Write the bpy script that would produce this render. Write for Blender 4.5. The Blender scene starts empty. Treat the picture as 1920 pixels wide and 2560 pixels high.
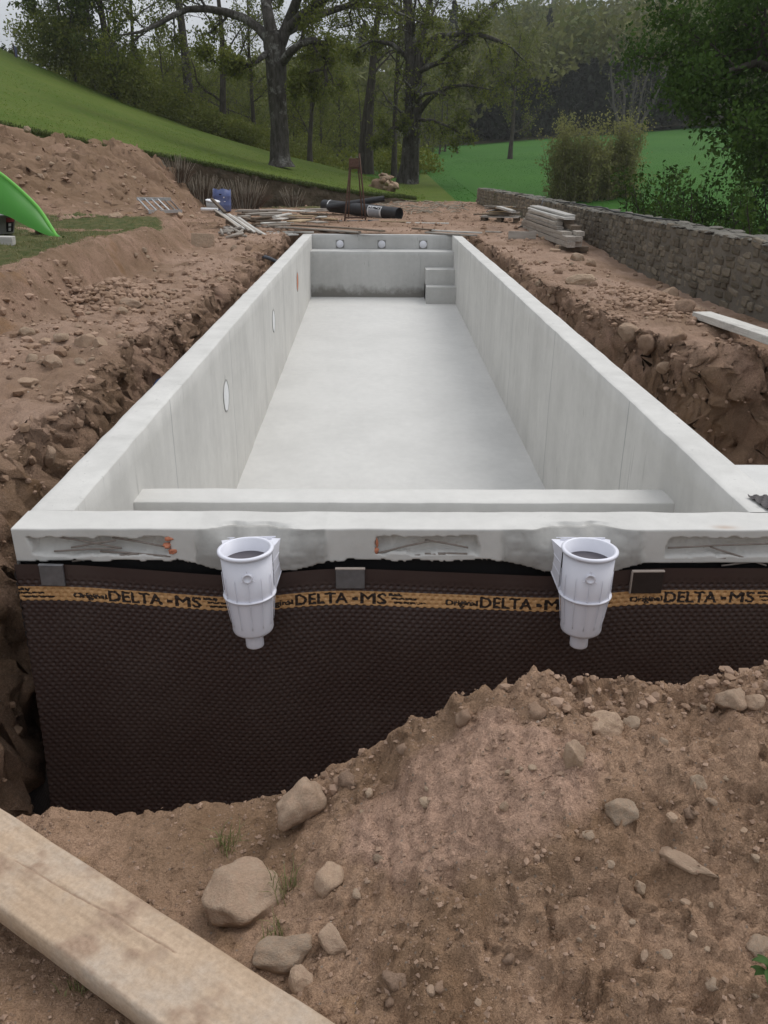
import bpy, bmesh, math, random
import numpy as np
from mathutils import Vector, Matrix, Euler

# ------------------------------------------------------------------ camera, sky, sun, exposure
scn = bpy.context.scene
COL = scn.collection
CAM_LOC = np.array([-0.176, -3.246, 1.4294]); YAW, PITCH, ROLL = 0.01393, 0.39443, 0.00744; FPX = 2100.0
def cam_axes():
    cy, sy, cp, sp = math.cos(YAW), math.sin(YAW), math.cos(PITCH), math.sin(PITCH)
    f = np.array([sy*cp, cy*cp, -sp]); r = np.array([cy, -sy, 0.0]); u = np.cross(r, f)
    c, s = math.cos(ROLL), math.sin(ROLL)
    return c*r+s*u, -s*r+c*u, f
AR, AU, AF = cam_axes()
cd = bpy.data.cameras.new('camera'); co = bpy.data.objects.new('camera', cd); COL.objects.link(co)
cd.sensor_fit = 'VERTICAL'; cd.sensor_height = 36.0; cd.sensor_width = 27.0; cd.lens = 36.0*FPX/2560.0
cd.clip_start = 0.05; cd.clip_end = 2000
M = Matrix.Identity(4)
for i in range(3):
    M[i][0], M[i][1], M[i][2], M[i][3] = AR[i], AU[i], -AF[i], CAM_LOC[i]
co.matrix_world = M
scn.camera = co

SUN_EL, SUN_AZ = math.radians(54), math.radians(52)     # azimuth from +y towards +x
w = bpy.data.worlds.new('World'); scn.world = w; w.use_nodes = True
nt = w.node_tree; nt.nodes.clear()
wo = nt.nodes.new('ShaderNodeOutputWorld'); bg = nt.nodes.new('ShaderNodeBackground')
sky = nt.nodes.new('ShaderNodeTexSky'); sky.sky_type = 'NISHITA'; sky.sun_disc = False
sky.sun_elevation = SUN_EL; sky.sun_rotation = SUN_AZ
tc = nt.nodes.new('ShaderNodeTexCoord'); mp = nt.nodes.new('ShaderNodeMapping'); mp.inputs['Scale'].default_value = (1.6, 1.6, 7.0)
nz = nt.nodes.new('ShaderNodeTexNoise'); nz.inputs['Scale'].default_value = 2.2; nz.inputs['Detail'].default_value = 6
cr = nt.nodes.new('ShaderNodeValToRGB')
cr.color_ramp.elements[0].position = .32; cr.color_ramp.elements[0].color = (5.9, 6.2, 6.8, 1)
cr.color_ramp.elements[1].position = .70; cr.color_ramp.elements[1].color = (9.7, 9.9, 10.3, 1)
mx = nt.nodes.new('ShaderNodeMix'); mx.data_type = 'RGBA'; mx.inputs[0].default_value = .9
nt.links.new(tc.outputs['Generated'], mp.inputs[0]); nt.links.new(mp.outputs[0], nz.inputs['Vector'])
nt.links.new(nz.outputs['Fac'], cr.inputs[0]); nt.links.new(sky.outputs[0], mx.inputs[6])
# an overcast sky is brighter overhead than at the horizon
sx = nt.nodes.new('ShaderNodeSeparateXYZ'); nt.links.new(tc.outputs['Generated'], sx.inputs[0])
mr = nt.nodes.new('ShaderNodeMapRange'); mr.inputs[1].default_value = 0; mr.inputs[2].default_value = 1; mr.inputs[3].default_value = .52; mr.inputs[4].default_value = 1.25
nt.links.new(sx.outputs[2], mr.inputs[0]); vm = nt.nodes.new('ShaderNodeVectorMath'); vm.operation = 'SCALE'
nt.links.new(cr.outputs[0], vm.inputs[0]); nt.links.new(mr.outputs[0], vm.inputs['Scale']); nt.links.new(vm.outputs[0], mx.inputs[7])
nt.links.new(mx.outputs[2], bg.inputs['Color']); bg.inputs['Strength'].default_value = 0.095
nt.links.new(bg.outputs[0], wo.inputs[0])
sl = bpy.data.lights.new('sun', 'SUN'); so = bpy.data.objects.new('sun', sl); COL.objects.link(so)
sl.energy = 1.25; sl.angle = math.radians(35); sl.color = (1.0, .97, .93)
so.rotation_euler = Vector((-math.sin(SUN_AZ)*math.cos(SUN_EL), -math.cos(SUN_AZ)*math.cos(SUN_EL), -math.sin(SUN_EL))).to_track_quat('-Z', 'Y').to_euler()
vs = scn.view_settings; vs.view_transform = 'Standard'; vs.look = 'None'; vs.gamma = 1.0; vs.use_curve_mapping = False; vs.exposure = 0.30
scn.cycles.use_denoising = True; scn.cycles.max_bounces = 6; scn.cycles.diffuse_bounces = 3; scn.cycles.transparent_max_bounces = 4

# ------------------------------------------------------------------ numpy noise
def _hash(i, j, k, s):
    h = (i.astype(np.int64)*374761393 + j.astype(np.int64)*668265263 + k.astype(np.int64)*2147483647*3 + s*974711) & 0xFFFFFFFF
    h = ((h ^ (h >> 13))*1274126177) & 0xFFFFFFFF
    h = (h ^ (h >> 16)) & 0xFFFFFF
    return h/float(0xFFFFFF)*2-1
def vnoise(p, seed=0):
    p = np.asarray(p, float); f = np.floor(p); t = p-f; t = t*t*t*(t*(t*6-15)+10); f = f.astype(np.int64); r = 0
    for a in (0, 1):
        wa = t[..., 0] if a else 1-t[..., 0]
        for b in (0, 1):
            wb = t[..., 1] if b else 1-t[..., 1]
            for c in (0, 1):
                wc = t[..., 2] if c else 1-t[..., 2]
                r = r+wa*wb*wc*_hash(f[..., 0]+a, f[..., 1]+b, f[..., 2]+c, seed)
    return r
def fbm(p, scale=1.0, octv=4, seed=0, gain=.5, ridge=False):
    p = np.asarray(p, float)*scale; a = 1.0; r = 0
    for o in range(octv):
        n = vnoise(p, seed+o*17)
        r = r+a*((1-2*np.abs(n)) if ridge else n); p = p*2.03+11.7; a *= gain
    return r
def P3(x, y, z=0):
    x = np.asarray(x, float); return np.stack([x, np.broadcast_to(y, x.shape), np.broadcast_to(z, x.shape)], -1)
def sstep(a, b, x):
    t = np.clip((np.asarray(x, float)-a)/(b-a), 0, 1); return t*t*(3-2*t)

# ------------------------------------------------------------------ scene helpers
def tag(o, label=None, cat=None, group=None, kind=None):
    if label: o['label'] = label
    if cat: o['category'] = cat
    if group: o['group'] = group
    if kind: o['kind'] = kind
    return o
def link(o, parent=None, loc=None, rot=None):
    COL.objects.link(o)
    if parent is not None: o.parent = parent
    if loc is not None: o.location = loc
    if rot is not None: o.rotation_euler = rot
    return o
def empty(name, loc=(0, 0, 0), rot=(0, 0, 0), label=None, cat=None, group=None):
    o = bpy.data.objects.new(name, None); o.empty_display_size = .1
    link(o, None, loc, rot); return tag(o, label, cat, group)
def meshdata(name, V, faces, mat=None, smooth=True, attrs=None):
    """V (n,3); faces: list of int arrays (m,3)/(m,4); attrs: {name: per-vertex floats}"""
    me = bpy.data.meshes.new(name); V = np.asarray(V, np.float32)
    if isinstance(faces, np.ndarray): faces = [faces]
    faces = [np.asarray(f, np.int32) for f in faces if len(f)]
    me.vertices.add(len(V)); me.vertices.foreach_set('co', V.ravel())
    nl = sum(f.size for f in faces); npoly = sum(len(f) for f in faces)
    me.loops.add(nl); me.polygons.add(npoly)
    me.loops.foreach_set('vertex_index', np.concatenate([f.ravel() for f in faces]))
    tot = np.concatenate([np.full(len(f), f.shape[1], np.int32) for f in faces])
    st = np.concatenate([[0], np.cumsum(tot)[:-1]]).astype(np.int32)
    me.polygons.foreach_set('loop_start', st)
    try: me.polygons.foreach_set('loop_total', tot)
    except Exception: pass
    me.polygons.foreach_set('use_smooth', np.full(npoly, smooth))
    if attrs:
        for k, a in attrs.items():
            at = me.attributes.new(k, 'FLOAT', 'POINT'); at.data.foreach_set('value', np.asarray(a, np.float32).ravel())
    me.update(calc_edges=True); me.validate()
    if mat: me.materials.append(mat)
    return me
def mobj(name, V, faces, mat=None, parent=None, smooth=True, attrs=None, loc=None, rot=None):
    return link(bpy.data.objects.new(name, meshdata(name, V, faces, mat, smooth, attrs)), parent, loc, rot)
def obj(name, me, parent=None, loc=None, rot=None, scale=None):
    o = link(bpy.data.objects.new(name, me), parent, loc, rot)
    if scale is not None: o.scale = scale
    return o
def gridfaces(nu, nv, off=0, closed_u=False, flip=False):
    iu = np.arange(nu if closed_u else nu-1); iv = np.arange(nv-1)
    a, b = np.meshgrid(iu, iv, indexing='ij'); a = a.ravel(); b = b.ravel(); a1 = (a+1) % nu
    q = np.stack([a*nv+b, a1*nv+b, a1*nv+b+1, a*nv+b+1], -1)+off
    return q[:, ::-1] if flip else q
class MB:
    """collects raw geometry for one mesh"""
    def __init__(s): s.V = []; s.F = []; s.n = 0
    def add(s, V, faces):
        V = np.asarray(V, float)
        for f in (faces if isinstance(faces, list) else [faces]): s.F.append(np.asarray(f)+s.n)
        s.V.append(V); s.n += len(V); return s
    def tube(s, pts, rad, seg=8, cap=True, flat=None):
        pts = np.asarray(pts, float); n = len(pts); rad = np.broadcast_to(rad, (n,)) if np.ndim(rad) < 2 else rad
        tn = np.gradient(pts, axis=0); tn /= np.linalg.norm(tn, axis=1)[:, None]+1e-9
        ref = np.array([0, 0, 1.0]) if abs(tn[0][2]) < .9 else np.array([1.0, 0, 0])
        a = np.cross(tn, ref); a /= np.linalg.norm(a, axis=1)[:, None]+1e-9; b = np.cross(tn, a)
        th = np.arange(seg)/seg*2*math.pi
        V = pts[:, None]+rad[:, None, None]*(np.cos(th)[None, :, None]*a[:, None]+np.sin(th)[None, :, None]*b[:, None])
        V = V.transpose(1, 0, 2).reshape(-1, 3); F = [gridfaces(seg, n, closed_u=True)]
        if cap:
            V = np.concatenate([V, pts[:1], pts[-1:]]); i = np.arange(seg); j = (i+1) % seg
            F.append(np.stack([i*n, np.full(seg, seg*n), j*n], -1)); F.append(np.stack([j*n+n-1, np.full(seg, seg*n+1), i*n+n-1], -1))
        return s.add(V, F)
    def lathe(s, prof, seg=32, center=(0, 0, 0)):
        prof = np.asarray(prof, float); th = np.arange(seg)/seg*2*math.pi
        V = np.stack([prof[None, :, 0]*np.cos(th)[:, None], prof[None, :, 0]*np.sin(th)[:, None], np.broadcast_to(prof[None, :, 1], (seg, len(prof)))], -1)
        return s.add(V.reshape(-1, 3)+np.asarray(center), gridfaces(seg, len(prof), closed_u=True))
    def box(s, c, d, rot=None, bev=.08):
        """bevelled box: centre, full size; bev = bevel in units of smallest side"""
        d = np.asarray(d, float)/2; e = bev*2*d.min(); V = []; idx = {}
        for sx in (-1, 1):
            for sy in (-1, 1):
                for sz in (-1, 1):
                    sg = np.array([sx, sy, sz])
                    for ax in range(3):
                        v = sg*d; v = v-sg*e*(np.arange(3) != ax); idx[(sx, sy, sz, ax)] = len(V); V.append(v)
        F4 = []; F3 = []
        for ax in range(3):
            o1, o2 = [(1, 2), (2, 0), (0, 1)][ax]
            for sg in (-1, 1):
                def k(a, b):
                    t = [0, 0, 0]; t[ax] = sg; t[o1] = a; t[o2] = b; return idx[(*t, ax)]
                q = [k(-1, -1), k(1, -1), k(1, 1), k(-1, 1)]; F4.append(q if sg > 0 else q[::-1])
                for so2 in (-1, 1):      # bevel between face ax and o1
                    t0 = [0, 0, 0]; t0[ax] = sg; t0[o1] = so2; t1 = list(t0); t0[o2] = -1; t1[o2] = 1
                    q = [idx[(*t0, ax)], idx[(*t0, o1)], idx[(*t1, o1)], idx[(*t1, ax)]]; F4.append(q if sg*so2 < 0 else q[::-1])
        for sx in (-1, 1):
            for sy in (-1, 1):
                for sz in (-1, 1):
                    t = [idx[(sx, sy, sz, a)] for a in range(3)]; F3.append(t if sx*sy*sz > 0 else t[::-1])
        V = np.array(V)
        if rot is not None: V = V@np.array(Euler(rot).to_matrix()).T
        return s.add(V+np.asarray(c), [np.array(F4), np.array(F3)])
    def data(s, name, mat=None, smooth=False, attrs=None):
        f3 = [f for f in s.F if f.shape[1] == 3]; f4 = [f for f in s.F if f.shape[1] == 4]
        fs = ([np.concatenate(f4)] if f4 else [])+([np.concatenate(f3)] if f3 else [])
        return meshdata(name, np.concatenate(s.V), fs, mat, smooth, attrs)
    def build(s, name, mat=None, parent=None, smooth=False, loc=None, rot=None, attrs=None):
        return link(bpy.data.objects.new(name, s.data(name, mat, smooth, attrs)), parent, loc, rot)

# camera ray helpers: turn a point of the photograph into a place in the world
def ray(px, py): return AF+AR*(px-960.0)/FPX-AU*(py-1280.0)/FPX
def at(px, py, x=None, y=None, z=None):
    d = ray(px, py)
    t = (z-CAM_LOC[2])/d[2] if z is not None else ((y-CAM_LOC[1])/d[1] if y is not None else (x-CAM_LOC[0])/d[0])
    return CAM_LOC+t*d

# ------------------------------------------------------------------ materials
def nodes(name):
    m = bpy.data.materials.new(name); m.use_nodes = True; t = m.node_tree
    return m, t, t.nodes['Principled BSDF']
def N(t, typ, **k):
    n = t.nodes.new(typ)
    for a, b in k.items():
        if a in n.inputs: n.inputs[a].default_value = b
        else: setattr(n, a, b)
    return n
def ramp(t, src, c0, c1, p0=.3, p1=.7):
    r = t.nodes.new('ShaderNodeValToRGB'); e = r.color_ramp.elements
    if p0 > p1: p0, p1, c0, c1 = p1, p0, c1, c0
    e[0].position = p0; e[0].color = (*c0, 1); e[1].position = p1; e[1].color = (*c1, 1)
    t.links.new(src, r.inputs[0]); return r.outputs[0]
def framp(t, src, p0, p1): return ramp(t, src, (0, 0, 0), (1, 1, 1), p0, p1)
def mix(t, fac, a, b, blend='MIX'):
    m = t.nodes.new('ShaderNodeMix'); m.data_type = 'RGBA'; m.blend_type = blend
    for s, v in ((0, fac), (6, a), (7, b)):
        if hasattr(v, 'is_linked'): t.links.new(v, m.inputs[s])
        else: m.inputs[s].default_value = v if s == 0 else (*v, 1)
    return m.outputs[2]
def noise(t, scale, detail=4, vec=None, rough=.55, stretch=None, dist=0.0):
    n = N(t, 'ShaderNodeTexNoise', Scale=scale, Detail=detail, Roughness=rough, Distortion=dist)
    if vec is None: vec = t.nodes.new('ShaderNodeTexCoord').outputs['Object']
    if stretch:
        mp = t.nodes.new('ShaderNodeMapping'); mp.inputs['Scale'].default_value = stretch; t.links.new(vec, mp.inputs[0]); vec = mp.outputs[0]
    t.links.new(vec, n.inputs['Vector']); return n.outputs['Fac']
def bump(t, p, h, strength=.3, dist=.01):
    b = N(t, 'ShaderNodeBump', Strength=strength, Distance=dist); t.links.new(h, b.inputs['Height'])
    prev = p.inputs['Normal'].links[0].from_socket if p.inputs['Normal'].is_linked else None
    if prev: t.links.new(prev, b.inputs['Normal'])
    t.links.new(b.outputs[0], p.inputs['Normal'])
def attr(t, name):
    a = t.nodes.new('ShaderNodeAttribute'); a.attribute_name = name; return a.outputs['Fac']
def setc(t, p, c):
    if hasattr(c, 'is_linked'): t.links.new(c, p.inputs['Base Color'])
    else: p.inputs['Base Color'].default_value = (*c, 1)
def simple(name, c0, c1=None, scale=8, rough=.85, spec=.2, bscale=60, bstr=.2, bdist=.004, stretch=None, rnd=0.0, metal=0.0):
    """two-tone noisy material; rnd = brightness spread between objects"""
    m, t, p = nodes(name); p.inputs['Roughness'].default_value = rough; p.inputs['Specular IOR Level'].default_value = spec; p.inputs['Metallic'].default_value = metal
    c = ramp(t, noise(t, scale, 5, stretch=stretch), c0, c1 or tuple(v*.7 for v in c0))
    if rnd:
        oi = t.nodes.new('ShaderNodeObjectInfo')
        c = mix(t, 1.0, c, ramp(t, oi.outputs['Random'], (1-rnd,)*3, (1+rnd, 1+rnd*.95, 1+rnd*.85), 0, 1), 'MULTIPLY')
    setc(t, p, c)
    if bstr: bump(t, p, noise(t, bscale, 4, stretch=stretch), bstr, bdist)
    return m
def leafmat(name, c0, c1, trans=.35):
    m, t, p = nodes(name); p.inputs['Roughness'].default_value = .7; p.inputs['Specular IOR Level'].default_value = .15
    g = t.nodes.new('ShaderNodeNewGeometry'); c = ramp(t, g.outputs['Random Per Island'], c0, c1, 0, 1)
    c = mix(t, .6, c, ramp(t, noise(t, .45, 3), (.70, .74, .66), (1.22, 1.18, 1.1), .35, .65), 'MULTIPLY')
    setc(t, p, c)
    tr = t.nodes.new('ShaderNodeBsdfTranslucent'); t.links.new(c, tr.inputs[0]); ms = t.nodes.new('ShaderNodeMixShader'); ms.inputs[0].default_value = trans
    t.links.new(p.outputs[0], ms.inputs[1]); t.links.new(tr.outputs[0], ms.inputs[2]); t.links.new(ms.outputs[0], t.nodes['Material Output'].inputs[0])
    return m
def soilmat(name, grass=True, mound=False):
    m, t, p = nodes(name); p.inputs['Roughness'].default_value = .95; p.inputs['Specular IOR Level'].default_value = .1
    co_ = t.nodes.new('ShaderNodeTexCoord').outputs['Object']
    big = noise(t, .9, 5, co_); mid = noise(t, 5, 6, co_, .65); fine = noise(t, 55, 5, co_, .7)
    c = ramp(t, big, (.235, .157, .105), (.345, .230, .168), .38, .62)
    c = mix(t, framp(t, mid, .45, .7), c, (.205, .138, .091))
    c = mix(t, framp(t, noise(t, 2.2, 4, co_), .55, .72), c, (.37, .245, .182))
    c = mix(t, .75, c, ramp(t, fine, (.66, .65, .64), (1.30, 1.28, 1.26), .3, .7), 'MULTIPLY')
    c = mix(t, framp(t, noise(t, 1.6, 5, co_, .6), .60, .72), c, (.255, .150, .078))
    c = mix(t, .8, c, ramp(t, noise(t, 210, 3, co_, .8), (.66, .64, .62), (1.34, 1.34, 1.34), .32, .68), 'MULTIPLY')
    if mound:
        c = mix(t, framp(t, mid, .35, .62), (.375, .248, .168), (.290, .188, .122))
        c = mix(t, framp(t, noise(t, 2.6, 5, co_, .6), .52, .66), c, (.255, .160, .098))
        c = mix(t, framp(t, noise(t, 3.3, 4, co_, .6), .64, .74), c, (.37, .235, .135))
        pk = N(t, 'ShaderNodeMath', operation='ADD'); t.links.new(attr(t, 'pink'), pk.inputs[0]); t.links.new(noise(t, 4.5, 5, co_, .6), pk.inputs[1])
        c = mix(t, framp(t, pk.outputs[0], .80, 1.20), c, ramp(t, mid, (.46, .305, .225), (.39, .255, .185)))
        c = mix(t, .75, c, ramp(t, fine, (.70, .69, .68), (1.28, 1.27, 1.26), .3, .7), 'MULTIPLY')
        c = mix(t, .8, c, ramp(t, noise(t, 210, 3, co_, .8), (.64, .62, .60), (1.36, 1.36, 1.36), .32, .68), 'MULTIPLY')
    if not mound:
        c = mix(t, attr(t, 'dust'), c, ramp(t, mid, (.41, .285, .213), (.32, .218, .158)))
        c = mix(t, attr(t, 'brown'), c, ramp(t, mid, (.265, .174, .114), (.185, .121, .077)))
        c = mix(t, .7, c, ramp(t, noise(t, 120, 4, co_, .8), (.68, .67, .66), (1.3, 1.3, 1.3), .32, .68), 'MULTIPLY')
    wet = attr(t, 'wet'); c = mix(t, wet, c, (.18, .115, .068))
    v = N(t, 'ShaderNodeTexVoronoi', Scale=34); t.links.new(co_, v.inputs['Vector'])
    c = mix(t, framp(t, v.outputs['Distance'], .15, .08), c, ramp(t, fine, (.16, .12, .085), (.32, .25, .20)))
    if grass:
        g = attr(t, 'grass'); gn = noise(t, 26, 5, co_, .75)
        gm = t.nodes.new('ShaderNodeMath'); gm.operation = 'ADD'; t.links.new(g, gm.inputs[0]); t.links.new(gn, gm.inputs[1])
        gg = ramp(t, noise(t, 7, 5, co_), (.052, .072, .022), (.135, .122, .055))
        c = mix(t, framp(t, gm.outputs[0], .95, 1.25), c, gg)
    setc(t, p, c)
    bump(t, p, mid, .7, .04); bump(t, p, noise(t, 19, 5, co_, .75), .8, .025); bump(t, p, fine, .8, .012); bump(t, p, noise(t, 190, 3, co_, .8), .8, .005)
    return m
# ------------------------------------------------------------------ terrain shape
TW = .195; LIN = 15.62; LOUT = LIN+TW; XI = 1.5; XO = XI+TW
def lawn_z(x, y):
    x = np.asarray(x, float); xm = np.minimum(x, 3.0)
    z = .25-.16*xm+.02*(y-26)+.0068*xm*np.where(xm < 0, xm, 0)
    return z+.05*fbm(P3(x, y), .25, 2, 5)
def edge_y(x): return np.interp(x, [-40, -12, -9.5, -7.4, -6.4, -4.1, -1.2, .9, 3.0], [12, 17.5, 20, 22.5, 25, 26.6, 28.4, 31.5, 33])
def field_z(x, y): return -.12+np.maximum(y-31, 0)/99*(3.3+.078*np.clip(x, -10, 60))
def lip_l(y): return -2.10+.07*fbm(P3(y, 0, 3.1), 1.1, 3, 2)
def lip_r(y): return np.interp(y, [-2, 5.0, 5.4, 6.8, 8.6, 10.7, 16], [3.0, 2.95, 2.75, 2.5, 2.42, 2.27, 2.0])+.09*fbm(P3(y, 0, 9.1), 1.3, 3, 4)
def top_z(x, y):
    x = np.asarray(x, float); y = np.broadcast_to(np.asarray(y, float), x.shape)
    zr = np.interp(y, [0, 12, 18, 40], [-.24, -.18, 0, 0])
    z = zr*sstep(.5, 1.9, x)-.20*sstep(3.0, 4.5, x)*(1-.75*sstep(9, 18, y))+.02*fbm(P3(x, y), .8, 3, 6)
    foot = np.interp(y, [-2, 12.3, 14.5, 17.5, 25, 30], [-3.32, -3.32, -3.9, -5.0, -5.5, -5.6])+.16*fbm(P3(y, x*.3, 1.7), .9, 3, 7)
    d = foot-x
    z = z+.38*sstep(-.02, .40, d)*(1+.25*fbm(P3(x, y), .6, 2, 8))
    for bx, by, a, rx, ry in ((-2.95, 6.0, .20, .33, .45), (-2.55, 9.3, .08, .4, .6), (-2.85, 3.9, .09, .5, .6), (3.35, 7.4, .15, .45, .8), (3.75, 5.9, .10, .35, .4), (3.2, 9.6, .06, .4, .6)):
        z = z+a*np.exp(-((x-bx)/rx)**2-((y-by)/ry)**2)
    z = z+(.022*fbm(P3(x, y), 3.3, 4, 13, .6, True)+.014*fbm(P3(x, y), 11, 3, 14))*sstep(-1.9, -2.2, x)*sstep(-4.6, -3.4, x)
    # spoil bank climbing to the lawn edge
    B = np.interp(x, [-40, -9, -7.5, -6.3, -5.8, -5.4], [9, 12.5, 14.0, 15.5, 18.0, 24.0]); E = edge_y(x)
    t = np.clip((y-B)/np.maximum(E-B, .6), 0, 1.12)
    crest = np.maximum(lawn_z(x, E)+.06, .4)
    hz = .38+(crest-.38)*(np.minimum(t, 1)**.85)-.8*np.maximum(t-1, 0)*5
    hz = hz+(.16*fbm(P3(x, y), .7, 5, 9, .6)+.13*fbm(P3(x, y), 2.0, 4, 12, .6, True))*sstep(0, .25, t)
    left = sstep(-5.3, -7.2, x); hz = hz-.13*sstep(.3, .9, t)
    z = np.where(left > 0, z*(1-left)+np.maximum(z, hz)*left, z)
    z = z-sstep(.2, 1.2, y-E)*1.2*sstep(-5.6, -4.6, x)*0
    return z
def pit_mask(x, y):
    """0 in the pit, 1 on the ground around it"""
    dl = lip_l(y)-x; dn_ = np.maximum((y-4.92-.10*fbm(P3(x, 0*y, 2.2), 1.6, 3, 20))*.7, x-4.5); dr = np.minimum(x-lip_r(y), dn_); df = y-16.02+0*x; dn = -1.25-y+0*x
    d = np.maximum(np.maximum(dl, dr), np.maximum(df, dn))
    return d
def ground_z(x, y):
    x = np.asarray(x, float); y = np.broadcast_to(np.asarray(y, float), x.shape)
    t = top_z(x, y); d = pit_mask(x, y)
    wob = .03*fbm(P3(x, y, 0), 2.6, 3, 21)
    wall = sstep(-.30, .02, d+wob)
    wall = wall**.7
    z = -1.75+(t+1.75)*wall
    return z+.035*fbm(P3(x, y), 3.5, 4, 23, ridge=True)*sstep(-.4, -.1, d)*.6+.012*fbm(P3(x, y), 14, 3, 25)
CX_ = np.array([-3.0, -1.45, -1.28, -1.1, -.93, -.74, -.59, -.47, -.34, -.17, -.01, .09, .21, .3, .55, .74, .86, 1.0, 1.4, 3])
CZ_ = np.array([-.5, -.50, -.49, -.47, -.46, -.43, -.44, -.40, -.34, -.24, -.13, -.05, .015, .03, .01, -.03, .0, .02, .05, .05])
def mound_z(x, y):
    x = np.asarray(x, float); y = np.broadcast_to(np.asarray(y, float), x.shape)
    jag = .03*fbm(P3(x, 0, 7.7), 5.0, 4, 31)
    c = np.interp(x, CX_, CZ_)+.02*fbm(P3(x, 0, 5.5), 7.0, 3, 33)
    b = np.interp(x, [-3, -.8, -.3, .3, 1.2, 3], [-.33, -.33, -.30, -.26, -.15, -.1])
    yc = -1.15+jag
    s = np.clip((yc-y)/1.05, 0, 1.3)
    z = c+(b-c)*sstep(0, 1, np.minimum(s, 1))
    z = z+.07*np.exp(-((x-.25)/.35)**2-((y+1.62)/.22)**2)+.05*np.exp(-((x-.75)/.25)**2-((y+1.5)/.25)**2)-.05*np.exp(-((x+.6)/.3)**2-((y+1.62)/.2)**2)
    q = P3(x, y, z)
    rough = (.35+.65*sstep(-.45, -.1, x))*(1-.6*np.exp(-(((x-.10)/.34)**2+((y+1.52)/.24)**2)**1.5))
    z = z+rough*(.032*fbm(q, 3.2, 4, 35)+.020*fbm(q, 8, 4, 36, .6, True)+.015*fbm(q, 22, 3, 37, .6, True)+.006*fbm(q, 48, 2, 38))
    over = np.maximum(y-yc, 0)
    return z-over*1.7-over**2*2.0
def lookup(ax, ay, Z, x, y):
    i = np.clip(np.searchsorted(ax, x)-1, 0, len(ax)-2); j = np.clip(np.searchsorted(ay, y)-1, 0, len(ay)-2)
    u = np.clip((x-ax[i])/(ax[i+1]-ax[i]), 0, 1); v = np.clip((y-ay[j])/(ay[j+1]-ay[j]), 0, 1)
    return (Z[i, j]*(1-u)+Z[i+1, j]*u)*(1-v)+(Z[i, j+1]*(1-u)+Z[i+1, j+1]*u)*v
def height(x, y): return np.where(y < -.62, lookup(fx, fy, FZ, x, y), lookup(gx, gy, GZ, x, y))
def hit(px, py, far=60.0):
    d = ray(px, py); t = np.concatenate([np.arange(1.0, 6, .04), np.geomspace(6, far, 160)])
    for n in range(3):
        p = CAM_LOC[None]+t[:, None]*d[None]; i = max(1, int(np.argmax(p[:, 2] < height(p[:, 0], p[:, 1]))))
        t = np.linspace(t[i-1], t[i], 12)
    return p[i]

# ------------------------------------------------------------------ ground sheets
M_SOIL = soilmat('soil'); M_SOIL2 = soilmat('mound_soil', grass=False, mound=True)
def axis(*segs):
    out = []
    for a, b, s in segs: out.append(np.arange(a, b-1e-6, s))
    return np.concatenate(out+[np.array([segs[-1][1]])])
gx = axis((-16, -9, .2), (-9, -4, .08), (-4, -2.5, .03), (-2.5, -1.72, .012), (-1.72, 1.72, .43), (1.72, 3.1, .016), (3.1, 4.6, .035), (4.6, 7, .3))
gy = axis((-1.5, 0, .08), (0, 4.3, .035), (4.3, 5.15, .018), (5.15, 10, .042), (10, 16.3, .07), (16.3, 26.5, .10), (26.5, 38, .25))
GX, GY = np.meshgrid(gx, gy, indexing='ij')
GZ = ground_z(GX, GY); dm = pit_mask(GX, GY)
steep = sstep(-.42, -.2, dm)*(1-sstep(-.02, .12, dm))
q = P3(GX, GY, GZ)
dx = steep*(.09*fbm(q, 2.0, 3, 41)+.06*fbm(q, 7, 5, 42, .6)+.035*fbm(q, 16, 4, 45, .65, True)); dy = steep*(.09*fbm(q, 2.2, 3, 43)+.06*fbm(q, 7, 5, 44, .6)); dz = steep*.06*fbm(q, 7, 4, 46)
bk_ = sstep(-5.3, -5.9, GX)*sstep(13, 15.5, GY)*1.0; dx = dx+bk_*(.12*fbm(q, 1.6, 4, 47, .6)+.06*fbm(q, 6, 3, 48)); dy = dy+bk_*.12*fbm(q, 1.7, 4, 49, .6); dz = dz+bk_*.05*fbm(q, 5, 3, 50, ridge=True)
front_drop = sstep(-.55, -.75, GY)*sstep(-2.6, -1.9, GX)
GZ = np.where(GY < -.6, np.minimum(GZ, GZ*(1-front_drop)+(-1.9)*front_drop), GZ)
E_ = edge_y(GX); GZ = np.where((GY > E_-.25) & (GX > -5.6) | (GY > E_+.4), np.minimum(GZ, -.25), GZ)
terr = sstep(.25, .9, np.interp(GY, [-2, 12.3, 14.5, 17.5], [-3.32, -3.32, -3.9, -5.0])-GX)*(1-sstep(13.2, 15.2, GY+.25*(GX+5)))
gr = np.clip(terr*(.85+.75*fbm(P3(GX, GY), .9, 4, 51)), 0, 1)
gr = np.maximum(gr, .55*sstep(24, 26.5, GY)*sstep(-6, -4, GX)*sstep(.4, -.6, GX))
wet = np.clip(.5*fbm(q, 1.3, 4, 52)+.05, 0, .8)*(1-gr)
dust_ = np.clip(sstep(-.1, .12, dm)*sstep(-3.5, -3.1, GX)*(.75+.6*fbm(P3(GX, GY), 1.1, 4, 53)), 0, .9)*(1-.6*sstep(17, 20, GY)); brown_ = np.clip(bk_*(.8+.5*fbm(q, .8, 3, 54)), 0, 1)
V = np.stack([GX+dx, GY+dy, GZ+dz], -1).reshape(-1, 3); WALLV = V[(steep.ravel() > .35) & (V[:, 2] > -1.6)]
tag(mobj('excavated_ground', V, gridfaces(len(gx), len(gy)), M_SOIL, attrs={'grass': gr, 'wet': wet, 'dust': dust_, 'brown': brown_}), kind='structure')

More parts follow.
